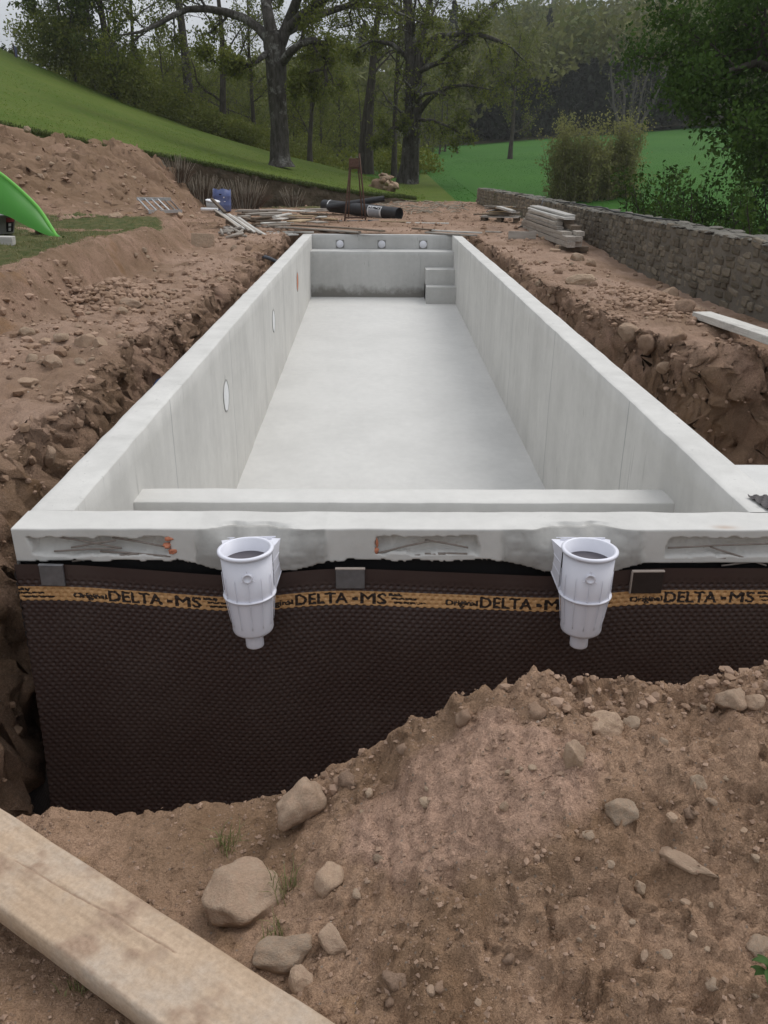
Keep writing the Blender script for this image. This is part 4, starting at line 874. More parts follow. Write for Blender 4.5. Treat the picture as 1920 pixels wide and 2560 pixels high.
# boards piled behind the pool
z5 = lambda x, y: (500+x*.2411, 420+y*.2411)
z6 = lambda x, y: (780+x*.2411, 420+y*.2411)
z7 = lambda x, y: (1180+x*.2290, 480+y*.2290)
PG = 'old boards heaped behind the pool'; PL = 'weathered board in the heap behind the pool'
def bpx(f, x0, y0, x1, y1, z, W, T, mat, label, group=None, roll=0.0, z1=None, cat='board'):
    a = at(*f(x0, y0), z=z); b_ = at(*f(x1, y1), z=z if z1 is None else z1); return board(a, b_, W, T, mat, label, group, roll, cat=cat)
for x0, y0, x1, y1, z, W, mt, lb in ((390, 440, 620, 438, .30, .14, 0, 0), (610, 440, 890, 432, .33, .14, 0, 0), (490, 478, 830, 466, .30, .18, 0, 0), (830, 436, 1180, 450, .38, .22, 2, 'broad pale board on top of the heap behind the pool'), (1060, 436, 1285, 424, .28, .18, 0, 0),
        (400, 478, 500, 482, .22, .10, 1, 0), (395, 503, 505, 497, .20, .14, 0, 0), (540, 522, 760, 506, .26, .10, 1, 0), (770, 507, 935, 474, .34, .10, 2, 'thin pale lath slanting across the board heap'), (930, 492, 1190, 500, .32, .20, 3, 'broad tan board on the right of the board heap'),
        (965, 556, 1110, 534, .26, .30, 3, 'short yellowish plywood piece in front of the board heap'), (1155, 552, 1270, 566, .16, .30, 0, 'short grey panel piece right of the yellowish plywood'), (800, 530, 870, 520, .30, .22, 2, 'small white panel scrap on the board heap'), (650, 574, 950, 560, .20, .16, 2, 'pale board at the front of the heap'),
        (1210, 508, 1305, 506, .22, .14, 2, 0), (1190, 470, 1325, 482, .22, .10, 1, 0), (1270, 522, 1412, 530, .16, .12, 3, 0), (450, 512, 560, 540, .20, .14, 1, 0), (530, 590, 640, 575, .10, .10, 1, 0), (700, 598, 935, 590, .10, .10, 0, 0), (480, 540, 700, 522, .18, .12, 1, 0), (560, 555, 820, 545, .14, .14, 1, 0), (880, 520, 1150, 525, .18, .14, 1, 0), (620, 490, 1000, 486, .28, .12, 0, 0), (440, 460, 700, 455, .26, .12, 1, 0), (1040, 470, 1240, 474, .24, .14, 1, 0)):
    bpx(z5, x0, y0, x1, y1, z, W, .035 if W < .2 else .022, (M_OLDWOOD, M_DKWOOD, M_PALEWOOD, M_TAN)[mt], lb or PL, PG)
    if not lb and z > .15:
        bpx(z5, x0+rng.uniform(-25, 25), y0+10, x1+rng.uniform(-25, 25), y1+rng.uniform(5, 18), max(z-.10, .03), W*.9, .04, (M_DKWOOD, M_OLDWOOD)[int(rng.integers(0, 2))], PL, PG)
LG = 'long boards lying along the far pool end'
for x0, y0, x1, y1, z, W, mt, lb in ((550, 602, 1650, 662, .06, .12, 0, 'long grey board sloping to the far rim, upper of two'), (800, 606, 1655, 672, .03, .12, 0, 'long grey board sloping to the far rim, lower of two'), (960, 592, 1900, 655, .10, .16, 1, 'long brown board behind the grey boards'), (640, 662, 1180, 666, .03, .10, 2, 'long pale lath just behind the far left rim'), (720, 683, 960, 680, .02, .10, 2, 'short pale lath at the far left rim'), (910, 694, 1010, 690, .015, .12, 2, 'stubby pale scrap at the far left corner')):
    bpx(z5, x0, y0, x1, y1, z, W, .03, (M_OLDWOOD, M_DKWOOD, M_PALEWOOD, M_TAN)[mt], lb, LG)
for x0, y0, x1, y1, z, W, mt, lb in ((720, 553, 975, 558, .05, .14, 3, 'tan board below the black rolls'), (975, 568, 1420, 574, .03, .09, 2, 'thin pale lath right of the black rolls'), (1045, 627, 1262, 642, .05, .10, 1, 'dark lath behind the far rim, right half'), (1250, 647, 1760, 672, .06, .09, 2, 'pale lath behind the far right rim'), (1180, 668, 1700, 700, .025, .12, 0, 'grey lath nearest the far right rim')):
    bpx(z6, x0, y0, x1, y1, z, W, .03, (M_OLDWOOD, M_DKWOOD, M_PALEWOOD, M_TAN)[mt], lb, 'laths on the far yard')
bpx(z7, 395, 470, 700, 472, .03, .16, .03, M_OLDWOOD, 'board on edge left of the timber stack', roll=1.35)
bpx(z7, 150, 432, 322, 440, .03, .10, .03, M_OLDWOOD, 'short lath between pallet and pool corner')
# slatted pallet leaning on the bank corner, billets under it
PA, PB = at(*z5(150, 432), y=16.9), at(*z5(400, 512), y=16.7); PD, PC = at(*z5(405, 618), y=15.5), at(*z5(682, 697), y=15.1)
pal = empty('slatted_pallet', tuple((PC+PD)/2), label='weathered slatted pallet leaning against the cut bank', cat='pallet'); pi_ = Matrix.Translation(Vector((PC+PD)/2)).inverted()
for k in range(6):
    f = k/5; a = PA*(1-f)+PB*f; b_ = PD*(1-f)+PC*f; board(a, b_, .06, .028, M_PALEWOOD if k % 2 else M_OLDWOOD, None, name='slat', parent=pal)
for f in (.06, .5, .94):
    a = PA*(1-f)+PD*f; b_ = PB*(1-f)+PC*f; d_ = np.array([0, .03, -.065]); board(a+d_, b_+d_, .10, .09, M_DKWOOD, None, name='bearer', parent=pal)
for k in range(16):
    px, py = z5(rng.uniform(225, 460), rng.uniform(640, 735)); c_ = hit(px, py); a_ = rng.uniform(0, 3.1); h_ = rng.uniform(.12, .22); d_ = np.array([math.cos(a_)*h_, math.sin(a_)*h_, rng.uniform(-.06, .06)])
    o_ = MB().tube([c_-d_+[0, 0, .06], c_+[0, 0, .065], c_+d_+[0, 0, .06]], [.026, .03, .026], 7).build('wood_billet', M_OLDWOOD, smooth=True)
    tag(o_, 'pale wooden billet in the small heap below the leaning pallet', 'billet', 'wooden billets below the leaning pallet')
# squared timbers stacked by the stone wall
F0 = at(1416, 626, z=-.10); K0 = at(1330, 582, z=-.02); dv_ = (K0-F0); dv_[2] = 0; dv_ /= np.linalg.norm(dv_); rv = np.array([dv_[1], -dv_[0], 0])
for off, up_, st, ln_, W, T, mt, lb in ((0, 0, 0, 4.6, .16, .10, 0, 'lowest front timber of the stack by the stone wall'), (0, .102, .02, 4.5, .16, .09, 0, 'second timber up at the front of the stack'), (.17, 0, .15, 4.4, .16, .10, 0, 'lowest rear timber of the stack by the stone wall'), (.17, .102, .10, 4.3, .15, .09, 0, 'second timber up at the rear of the stack'), (0, .195, .45, 3.9, .20, .06, 0, 'third timber up at the front of the stack'), (.22, .195, .20, 3.6, .16, .08, 0, 'third timber up at the rear of the stack'),
        (.0, .258, .95, 3.2, .15, .06, 0, 'short front timber above the middle of the stack'), (.2, .278, .55, 3.0, .18, .08, 1, 'brown timber at the rear above the stack middle'), (.02, .321, 1.15, 3.0, .15, .07, 0, 'timber under the pale top boards, front'), (.2, .361, 1.0, 2.6, .16, .08, 1, 'dark timber under the pale top boards, rear'), (.06, .393, 1.25, 2.9, .14, .06, 0, 'slim timber just under the pale top boards'), (.10, .456, .80, 3.6, .22, .045, 2, 'lower of two pale boards topping the timber stack'), (.16, .503, .95, 3.5, .20, .04, 2, 'upper pale board topping the timber stack')):
    a = F0+dv_*st+rv*(off+W/2)+np.array([0, 0, up_+T/2+.05]); b_ = a+dv_*ln_+np.array([0, 0, .02]); board(a, b_, W, T, (M_OLDWOOD, M_DKWOOD, M_PALEWOOD)[mt], lb, 'timbers stacked by the stone wall', name='timber', cat='timber')
for s_ in (.35, 3.6):
    a = F0+dv_*s_-rv*.05+np.array([0, 0, .0]); board(a, a+rv*.55, .12, .09, M_DKWOOD, 'dark bearer under the %s end of the timber stack' % ('near' if s_ < 1 else 'far'), name='bearer', cat='timber')
for x, y, lb in ((905, 655, 'grey concrete brick half under the timber stack'), (965, 612, 'flat grey brick behind the first under the stack')):
    c_ = hit(*z7(x, y)); mb = MB(); mb.box((0, 0, 0), (.2, .1, .07), bev=.12); tag(mb.build('brick', M_GREYROCK, loc=tuple(c_+[0, 0, .02]), rot=(.05, .03, -.3)), lb, 'brick')
# pallet with scrap wood
pc = hit(*z7(310, 330)); g = empty('pallet', tuple(pc), (0, 0, -.25), 'wooden pallet loaded with scrap wood near the stone wall', 'pallet')
for k in range(5):
    mb = MB(); mb.add(*boardV(1.0, .12, .022, 300+k)); mb.build('deck_slat', M_OLDWOOD, g, loc=(0, -.34+.17*k, .145))
for x in (-.42, 0, .42):
    for y in (-.3, 0, .3):
        mb = MB(); mb.box((0, 0, 0), (.12, .12, .085), bev=.05); mb.build('block', M_DKWOOD, g, loc=(x, y, .068))
    mb = MB(); mb.add(*boardV(.8, .11, .022, 320)); mb.build('runner', M_DKWOOD, g, loc=(x, 0, .122), rot=(0, 0, 1.571))
for k in range(13):
    a_ = rng.uniform(-.7, .7); h_ = rng.uniform(.25, .5); c_ = pc+np.array([rng.uniform(-.3, .3), rng.uniform(-.25, .25), .18+.018*k]); d_ = np.array([math.cos(a_)*h_, math.sin(a_)*h_, rng.uniform(-.03, .03)])
    board(c_-d_, c_+d_, rng.uniform(.06, .12), .028, (M_OLDWOOD, M_DKWOOD, M_TAN)[k % 3], 'scrap board lying on the pallet near the stone wall', 'scrap boards on the pallet', name='scrap_board')
board(at(*z7(290, 165), z=.45), at(*z7(455, 215), z=.40), .12, .05, M_PALEWOOD, 'stout pale board slanting across the pallet scrap', name='scrap_board')

# ------------------------------------------------------------------ things in the yard
M_BLUE = simple('faded_blue_plastic', (.065, .095, .25), (.16, .19, .33), 6, rough=.6, spec=.3, bstr=.1); M_HOLESHADE = simple('hole_shade', (.01, .01, .012), rough=.9, bstr=0)  # near-black colour stands in for shade inside openings
bc = at(556, 531, y=23.5); bc[2] = float(ground_z(bc[0], bc[1])); g = empty('blue_barrel', tuple(bc), (0, .03, 0), 'faded blue plastic half barrel behind the leaning pallet', 'barrel')
mb = MB(); mb.lathe([(0, 0), (.25, 0), (.268, .02), (.268, .16), (.275, .18), (.268, .20), (.270, .40), (.276, .42), (.270, .44), (.262, .60), (.252, .60), (.258, .44), (.255, .05), (0, .04)], 40)
V = np.concatenate(mb.V); V[:, 2] = np.where(V[:, 2] > .55, V[:, 2]+.02*np.sin(np.arctan2(V[:, 1], V[:, 0])*5), V[:, 2]); mobj('shell', V, mb.F, M_BLUE, g)
mb = MB(); mb.box((.0, -.268, .47), (.07, .012, .03), bev=.3); mb.build('grip_hole_shade', M_HOLESHADE, g)  # dark block on the closed shell, painted shade of the grip opening
for (x, z, w_, h_) in ((.10, .40, .035, .05), (.12, .28, .05, .02), (-.06, .25, .03, .03)):
    mb = MB(); mb.box((x, -math.sqrt(.2695**2-x*x)-.001, z), (w_, .004, h_), rot=(0, 0, x*3.5), bev=.3); mb.build('paint_splash', M_FOAM, g)
M_TUB = simple('pale_grey_tub', (.34, .34, .33), (.44, .44, .43), 8, rough=.6); 
tcn = at(531, 521, y=18.4); g = empty('mortar_tub', tuple(tcn), (.1, .12, .2), 'pale grey mortar tub with white lid beside the blue barrel', 'tub')
mb = MB(); mb.lathe([(0, 0), (.13, 0), (.14, .01), (.165, .17), (.155, .17), (.13, .02), (0, .015)], 28); mb.build('bowl', M_TUB, g, smooth=True)
mb = MB(); mb.lathe([(0, .195), (.15, .193), (.178, .18), (.178, .165), (.165, .165), (0, .172)], 28); mb.build('lid', M_FOAM, g, smooth=True)
a, b_ = at(504, 523, y=17.6), at(543, 524, y=17.3); tag(MB().tube(np.linspace(a, b_, 6), .035, 12).build('white_pipe', M_FOAM, smooth=True), 'short white plastic pipe on the bank edge left of the pallet', 'pipe')
board(at(*z5(122, 322), y=17.2), at(*z5(262, 462), y=16.6), .07, .045, M_DKWOOD, 'dark lath slanting over the mortar tub', name='lath')
# black membrane rolls
M_BLK = simple('black_membrane_roll', (.018, .018, .020), (.030, .030, .033), 14, rough=.55, spec=.4, bscale=120, bstr=.6, bdist=.006)
def roll(a, b_, r, name, label, wraps):
    a, b_ = np.asarray(a), np.asarray(b_); Mx, L = frame(a, b_); g = empty(name, label=label, cat='roll'); g.matrix_world = Mx
    th = np.linspace(0, 2*math.pi, 48, endpoint=False); xs = np.linspace(-L/2, L/2, 60); T_, X_ = np.meshgrid(th, xs, indexing='ij'); rr = r*(1+.025*fbm(np.stack([np.cos(T_), np.sin(T_), X_], -1), 2.2, 3, 131))
    mobj('sheet', np.stack([X_, rr*np.cos(T_), rr*np.sin(T_)], -1).reshape(-1, 3), gridfaces(48, 60, closed_u=True, flip=True), M_BLK, g)
    for e in (-1, 1):
        tt = np.linspace(0, wraps*2*math.pi, 40*wraps); ra = r*(.96-.75*tt/tt[-1]); c0 = np.stack([np.full_like(tt, e*L/2), ra*np.cos(tt), ra*np.sin(tt)], -1); dpt = np.array([-e*.15, 0, 0])
        V = np.concatenate([c0, c0*[1, .965, .965]]); n = len(tt); k = np.arange(n-1); mobj('end_coil', V, np.stack([k, k+1, k+1+n, k+n], -1), M_BLK, g)
        mb = MB(); th2 = np.linspace(0, 2*math.pi, 24, endpoint=False); V = np.concatenate([np.stack([np.full(24, e*(L/2-.05)), .97*r*np.cos(th2), .97*r*np.sin(th2)], -1), [[e*(L/2-.05), 0, 0]]]); k = np.arange(24); mobj('end_shade', V, np.stack([k, (k+1) % 24, np.full(24, 24)], -1), M_HOLESHADE, g)  # near-black disc paints the shade inside each roll end
    return g, L
RA, RB = at(*z6(128, 388), y=22.9), at(*z6(905, 476), y=20.9)
g, L = roll(RA, RB, .165, 'membrane_roll', 'thick black membrane roll with a white and grey paper label', 5)
def wrap(name, x0, x1, a0, a1, r, mat, parent, n=24):
    th = np.linspace(a0, a1, n); xs = np.linspace(x0, x1, 6); T_, X_ = np.meshgrid(th, xs, indexing='ij'); V = np.stack([X_, r*np.cos(T_), r*np.sin(T_)], -1)
    return mobj(name, V.reshape(-1, 3), gridfaces(n, 6, flip=True), mat, parent)
M_PAPER = simple('white_paper', (.62, .62, .62), (.55, .55, .56), 9, rough=.7, bstr=0); M_GREYPAPER = simple('grey_paper', (.26, .27, .29), (.33, .34, .36), 9, rough=.7, bstr=0); M_INK = simple('black_ink', (.012, .012, .013), rough=.6, bstr=0)
lx0, lx1 = -L/2+L*.64, -L/2+L*.815
# camera sees the side of the roll that faces -y: local y axis points to +y, so angles around pi
lb_ = wrap('label', lx0, lx1, math.pi-1.0, math.pi+1.0, .1715, M_PAPER, g)
wrap('label_panel', lx0+.05, lx1-.06, math.pi-.30, math.pi+.85, .1725, M_GREYPAPER, lb_); wrap('label_head', lx0+.035, lx1-.03, math.pi-.82, math.pi-.36, .1722, M_INK, lb_)
tv, tt_ = text_tris('DELTA', .095, .002, 1.0); sc = (lx1-lx0-.10)/np.ptp(tv[:, 0]); ta = math.pi-.41-(tv[:, 1]/.1735)*1.0
mobj('label_print', np.stack([lx0+.05+(tv[:, 0]-tv[:, 0].min())*sc, .1735*np.cos(ta), .1735*np.sin(ta)], -1), tt_, M_FOAM, lb_, smooth=False)
wrap('strap', -L/2+.27, -L/2+.31, math.pi-1.6, math.pi+1.6, .174, M_FOAM, g)
RA2, RB2 = at(*z6(155, 408), y=22.2), at(*z6(750, 318), y=22.0); roll(RA2, RB2, .085, 'thin_membrane_roll', 'thin black membrane roll propped across the thick one', 3)
# rusty trestle
M_RUST = simple('rusty_steel', (.075, .042, .03), (.13, .08, .06), 25, rough=.8, bstr=.4)
zq = lambda x, y: (780+x*.1929, 380+y*.1929)
yT = 19.9; gb = at(*zq(560, 935), y=yT); g = empty('rusty_trestle', tuple(gb), label='rusty steel trestle standing before the black rolls', cat='trestle')
def rod(a, b_, r, nm): MB().tube(np.linspace(np.asarray(a)-gb, np.asarray(b_)-gb, 4), r, 8).build(nm, M_RUST, g, smooth=True)
rod(at(*zq(490, 195), y=yT+.1), at(*zq(420, 935), y=yT), .022, 'leg'); rod(at(*zq(612, 20), y=yT+.1), at(*zq(702, 935), y=yT), .022, 'leg'); rod(at(*zq(500, 190), y=yT+.2), at(*zq(470, 900), y=yT+.8), .018, 'leg'); rod(at(*zq(600, 190), y=yT+.2), at(*zq(655, 900), y=yT+.8), .018, 'leg')
rod(at(*zq(430, 850), y=yT), at(*zq(695, 850), y=yT), .022, 'crossbar'); rod(at(*zq(470, 215), y=yT+.1), at(*zq(620, 205), y=yT+.1), .018, 'crossbar')
ca, cb = at(*zq(478, 80), y=yT+.15), at(*zq(608, 200), y=yT+.15); mb = MB(); mb.box(tuple((ca+cb)/2-gb), (abs(cb[0]-ca[0]), .2, abs(ca[2]-cb[2])), bev=.06); mb.build('head_box', M_RUST, g)
for x in (505, 585):
    c_ = at(*zq(x, 66), y=yT+.05)-gb; mb = MB(); mb.box(tuple(c_), (.05, .05, .02), bev=.2); mb.build('bracket', M_PLATE, g)
for x0, x1, y_, lb in ((345, 385, 915, 'left short dark pipe at the trestle foot'), (455, 590, 915, 'long dark pipe between the trestle feet'), (620, 670, 912, 'right short dark pipe at the trestle foot'), (725, 855, 908, 'dark pipe right of the trestle')):
    a, b_ = at(*zq(x0, y_), y=19.6), at(*zq(x1, y_), y=19.75); mb = MB(); mb.tube(np.linspace(a, b_+[.02, .12, 0], 4), .055, 14); tag(mb.build('short_pipe', M_BLK, smooth=True), lb, 'pipe')
# ladder on the spoil bank
M_ALU = simple('aluminium', (.42, .43, .44), (.50, .51, .52), 20, rough=.4, spec=.5, bstr=.05, metal=.6)
LA, LB, LD = hit(345, 518)+[0, 0, .18], hit(428, 519)+[0, 0, .20], hit(374, 537)+[0, 0, .06]; LC = hit(455, 534)+[0, 0, .06]
g = empty('ladder', tuple(LD), label='aluminium ladder lying on the foot of the spoil bank', cat='ladder')
def lrod(a, b_, w_, t_, nm):
    Mx, L_ = frame(a, b_); mb = MB(); mb.box((0, 0, 0), (L_, w_, t_), bev=.12); o = mb.build(nm, M_ALU, g); o.matrix_basis = Matrix.Translation(-g.location) @ Mx
lrod(LA, LB, .03, .075, 'rail'); lrod(LD, LC, .03, .075, 'rail')
for f in (.02, .21, .40, .59, .78, .96): lrod(LA*(1-f)+LB*f, LD*(1-f)+LC*f, .035, .03, 'rung')
# lime green hull, bucket, blocks on the grass terrace
M_LIME = simple('lime_green_plastic', (.030, .190, .005), (.036, .215, .007), 2, rough=.4, spec=.4, bstr=.1, bscale=8)
zc = lambda x, y: (x*.1929, 420+y*.1929)
up_px = [(-1500, -260), (-1000, -330), (-600, -190), (-300, -70), (0, 95), (100, 170), (250, 290), (400, 420), (500, 510), (600, 620), (700, 740), (800, 850), (835, 890)]; lo_px = [(-1500, 560), (-1000, 470), (-600, 480), (-300, 530), (0, 592), (120, 632), (250, 702), (400, 780), (550, 850), (650, 885), (730, 900), (790, 905), (835, 900)]
base_h = at(*zc(835, 930), z=.39); g = empty('green_hull', tuple(base_h), label='lime green curved hull tipped over on the left grass terrace', cat='boat')
yK, yG = base_h[1]+.32, base_h[1]
def resample(P, n):
    P = np.array(P, float); s = np.concatenate([[0], np.cumsum(np.linalg.norm(np.diff(P, axis=0), axis=1))]); u = np.linspace(0, s[-1], n); return np.stack([np.interp(u, s, P[:, 0]), np.interp(u, s, P[:, 1])], -1)
ns = 50; up_ = np.array([at(*zc(*p), y=yK-.0) for p in resample(up_px, ns)]); lo_ = np.array([at(*zc(*p), y=yG) for p in resample(lo_px, ns)])
fade = np.linspace(0, 1, ns)[:, None]; wd = (1-fade**6)
up_[:, 1] = yG+.02+.30*wd[:, 0]; rows = []
for k, f in enumerate(np.linspace(0, 1, 9)):
    p = lo_*(1-f)+up_*f; p = p+np.array([0, -.05, .0])*math.sin(f*math.pi)*wd; rows.append(p)
kb = up_+np.array([0, .06, .012])*wd; rows.append(up_+np.array([0, .01, .022])*wd); rows.append(kb+np.array([0, 0, .012])*wd); rows.append(kb)
for f in np.linspace(.1, 1, 8): p = kb*(1-f)+(lo_+np.array([0, .72, 0])*wd)*f; rows.append(p+np.array([0, .05, 0])*math.sin(f*math.pi)*wd)
V = np.array(rows).transpose(1, 0, 2).reshape(-1, 3)-base_h; nr = len(rows)
mobj('shell', V, gridfaces(ns, nr, flip=True), M_LIME, g)
M_LIMERIM = simple('lime_rim', (.13, .42, .06), (.16, .46, .08), 5, rough=.4, bstr=0)
MB().tube(up_+np.array([0, .03, .02])*wd-base_h, .030, 8).build('keel_strip', M_LIMERIM, g, smooth=True)
tp = [at(*zc(*q_), z=zz) for q_, zz in (((815, 880), .47), ((1005, 945), .39), ((960, 968), .375), ((790, 935), .385), ((770, 900), .42))]
V = np.concatenate([np.array(tp), np.array(tp)+[.0, .03, -.015]])-base_h; n = 5; k = np.arange(n); mobj('tip', V, [np.array([[0, 1, 2, 3], [3, 4, 0, 0]])[:1], np.array([[3, 4, 0]]), np.stack([k, (k+1) % n, (k+1) % n+n, k+n], -1)[:, ::-1]], M_LIME, g, smooth=False)
M_SMUDGE = simple('black_scuff', (.012, .05, .006), (.03, .14, .008), 30, rough=.6, bstr=0)
bk = at(-2, 592, y=10.0); bk[2] = float(ground_z(bk[0], bk[1])); g = empty('bucket', tuple(bk+[-.0, 0, 0]), label='pale grey bucket with red and black label under the green hull', cat='bucket')
mb = MB(); mb.lathe([(0, 0), (.125, 0), (.13, .01), (.165, .25), (.17, .25), (.17, .27), (.162, .27), (.125, .02), (0, .015)], 40); o_ = mb.build('pail', M_TUB, g, smooth=True); g.scale = (1.7, 1.3, 1.0)
def pail_patch(nm, a0, a1, z0, z1, mat, e):
    th = np.linspace(a0, a1, 10); zz = np.linspace(z0, z1, 4); T_, Z_ = np.meshgrid(th, zz, indexing='ij'); r_ = .13+(Z_-.01)/.24*.035+e
    mobj(nm, np.stack([r_*np.cos(T_), r_*np.sin(T_), Z_], -1).reshape(-1, 3), gridfaces(10, 4, flip=False), mat, g)
M_RED = simple('red_print', (.24, .04, .04), (.30, .06, .06), 8, bstr=0, rough=.6); 
pail_patch('label', -.75, -.12, .03, .23, M_INK, .002); pail_patch('label_head', -.75, -.12, .17, .232, M_RED, .003); pail_patch('label_mark', -.60, -.40, .11, .15, M_PAPER, .003); pail_patch('label_mark', -.60, -.40, .045, .09, M_PAPER, .003)
c_ = hit(8, 612); mb = MB(); mb.box((0, 0, .05), (.28, .16, .11), bev=.05); tag(mb.build('pale_block', M_PALEWOOD, loc=tuple(c_), rot=(0, .02, .1)), 'pale grey block on the grass at the left frame edge', 'block')
c_ = hit(506, 618); mb = MB(); mb.box((0, 0, .10), (.40, .12, .24), bev=.04); tag(mb.build('concrete_block', M_GREYROCK, loc=tuple(c_+[0, .06, 0]), rot=(-.25, .04, .1)), 'grey concrete kerb block propped on the cut bank', 'block')
c_ = hit(92, 590); o_ = obj('dark_stump', rockmesh('clod', 4, M_CLAY, 3), None, tuple(c_+[0, .2, .1])); o_.scale = (.13, .12, .11); tag(o_, 'dark earthy lump in the shade under the green hull', 'clod')
# white bag with string on the retaining wall, stones heaped at the tree
c_ = at(803, 484, y=28.6); o_ = blob(c_, (.20, .12, .07), 3.3, M_FOAM, 'white_bag', None, dz=0); tag(o_, 'crumpled white bag on the end of the low wall', 'bag')
hc = at(*zq(925, 490), y=36.5); hc[2] = float(lawn_z(hc[0], hc[1]))-.05
o_ = obj('earth_hump', rockmesh('clod', 7, M_CLAY, 3), None, tuple(hc+[0, .1, .05])); o_.scale = (.62, .45, .40); tag(o_, 'earth hump under the heaped stones by the tree', 'earth')
for k in range(24):
    h_ = .05+.72*(k/23)**.9; rr_ = .80*(1-h_/1.05)*rng.uniform(.55, 1); a_ = rng.uniform(-2.8, -.3); s_ = rng.uniform(.09, .19); kd = ('grey', 'tan', 'grey', 'clod')[k % 4]
    o_ = obj('heap_stone', rockmesh(kd, k % 9, {'grey': M_GREYROCK, 'clod': M_CLAY, 'tan': M_ROCK}[kd], 2), None, tuple(hc+[rr_*math.cos(a_), .1+rr_*math.sin(a_)*.8, h_*.75])); o_.scale = (s_*1.6, s_, s_*.7); o_.rotation_euler = (rng.uniform(-.4, .4), rng.uniform(-.4, .4), k)
    tag(o_, 'stone in the heap left of the twin-trunked tree', 'stone', 'stones heaped at the tree')
# cable along the wall and a loose pipe end
def wallx(y): return 4.95-.037*y
ya = np.linspace(11, 18.5, 30); tag(MB().tube(np.stack([wallx(ya)+.12+.08*np.sin(ya*1.3), ya, .585+.01*np.sin(ya*3)], -1), .014, 6).build('black_cable', M_BLK, smooth=True), 'black cable lying along the top of the stone wall', 'cable')
a = hit(*z7(500, 405)); pts = [a+[0, 0, .03], a+[.25, .5, .06], a+[.55, .9, .25], a+[.75, 1.2, .5], a+[.85, 1.6, .60]]; tag(MB().tube(np.array(pts), .014, 6).build('hanging_cable', M_BLK, smooth=True), 'black cable hanging down behind the timber stack', 'cable')
# blue hose stub in the left trench
p0 = at(405, 925, x=-1.9); tag(MB().tube(np.array([p0+[-.05, -.25, -.10], p0+[0, 0, 0], p0+[.02, .3, -.02], p0+[0, .6, -.12]])-[.04, 0, .10], .022, 10).build('blue_pipe', simple('blue_pipe', (.03, .05, .12), bstr=0), smooth=True), 'dark blue pipe in the left trench beside the pool wall', 'pipe')
p0 = at(672, 645, x=-1.95); tag(MB().tube(np.array([p0+[-.12, -.2, .06], p0, p0+[.1, .35, -.1]]), .03, 10).build('grey_pipe', simple('grey_pipe', (.12, .13, .15), bstr=0), smooth=True), 'grey pipe end in the left trench near the far end', 'pipe')

# ------------------------------------------------------------------ stone wall at the right
m, t, p = nodes('wall_stone'); p.inputs['Roughness'].default_value = .93; p.inputs['Specular IOR Level'].default_value = .1
cv = t.nodes.new('ShaderNodeTexCoord').outputs['Object']; oi = t.nodes.new('ShaderNodeObjectInfo')
c_ = ramp(t, oi.outputs['Random'], (.120, .102, .080), (.250, .215, .170), 0, 1); c_ = mix(t, .8, c_, ramp(t, noise(t, 2.4, 6, cv, .7), (.6, .6, .6), (1.3, 1.28, 1.2), .3, .7), 'MULTIPLY')
c_ = mix(t, framp(t, noise(t, 1.1, 5, cv, .7), .56, .7), c_, (.10, .10, .055)); setc(t, p, c_); bump(t, p, noise(t, 6, 6, cv, .7), .6, .06); M_WSTONE = m
M_WMORTAR = simple('wall_mortar', (.125, .112, .092), (.17, .15, .122), 3, bscale=30, bstr=.8, bdist=.02)
M_CAPST = rockmat('cap_stone', (.16, .15, .135), (.24, .225, .205), (.19, .18, .15))
y0w, y1w = 4.0, 31.2; WALL = empty('stone_wall', (wallx(18), 18, -.3), label='low rubble stone wall with rough cap along the right side', cat='wall'); WO = np.array([wallx(18), 18, -.3])
yy = np.linspace(y0w, y1w, 120); pr = [(.004, -1.6), (.004, .50), (.05, .525), (.40, .525), (.43, .50), (.43, -1.6)]
V = np.array([[(wallx(y)+a+.012*math.sin(y*7+z_*9), y, z_) for a, z_ in pr] for y in yy]).reshape(-1, 3)-WO; mobj('core', V, [gridfaces(len(yy), 6, flip=False), np.array([[0, 1, 2, 3]])*1, ], M_WMORTAR, WALL, smooth=False)
SV = []
for k in range(8):
    V, F = rockV(50+k, 2, 7, .08); V = V/np.abs(V).max(0); V = np.sign(V)*np.abs(V)**.42; SV.append(meshdata('stone', V*.5, F, M_WSTONE, smooth=False))
stones = []; r_ = np.random.default_rng(3); z = -.62
while z < .52:
    h_ = r_.uniform(.08, .16); y = y0w+r_.uniform(0, .2)
    while y < y1w:
        l_ = r_.uniform(.12, .36)*(1.15 if r_.random() < .2 else 1); hh = h_*r_.uniform(.8, 1.25); stones.append((y+l_/2, z+h_/2+r_.normal(0, .015), l_, hh)); y += l_+.016
    z += h_+.008
vis = [s for s in stones if s[1]+s[3]/2 > (-.30 if s[0] < 14 else -.12) and s[0] > 6.3]; vis.sort(key=lambda s: s[0])
for i, (y, z_, l_, h_) in enumerate(vis[:300]):
    obj('stone', SV[i % 8], WALL, tuple(np.array([wallx(y)+.035+r_.uniform(-.008, .008), y, z_])-WO), (r_.uniform(-.1, .1), r_.uniform(-.05, .05), -.037), (.10, l_*.98, h_*.96))
mb = MB()
for i, (y, z_, l_, h_) in enumerate(vis[300:]):
    V, F = rockV(50+i % 8, 2, 7, .08); V = V/np.abs(V).max(0); V = np.sign(V)*np.abs(V)**.42*.5*np.array([.10, l_*.98, h_*.96]); mb.add(V+np.array([wallx(y)+.035, y, z_])-WO, F)
if mb.n: tag(mb.build('far_stones', M_WSTONE, WALL), kind='stuff')
CV = []
for k in range(6):
    V, F = rockV(80+k, 2, 7, .12); V = V/np.abs(V).max(0); V = np.sign(V)*np.abs(V)**.7; CV.append(meshdata('cap_stone', V*.5, F, M_CAPST, smooth=False))
y = 6.0; i = 0
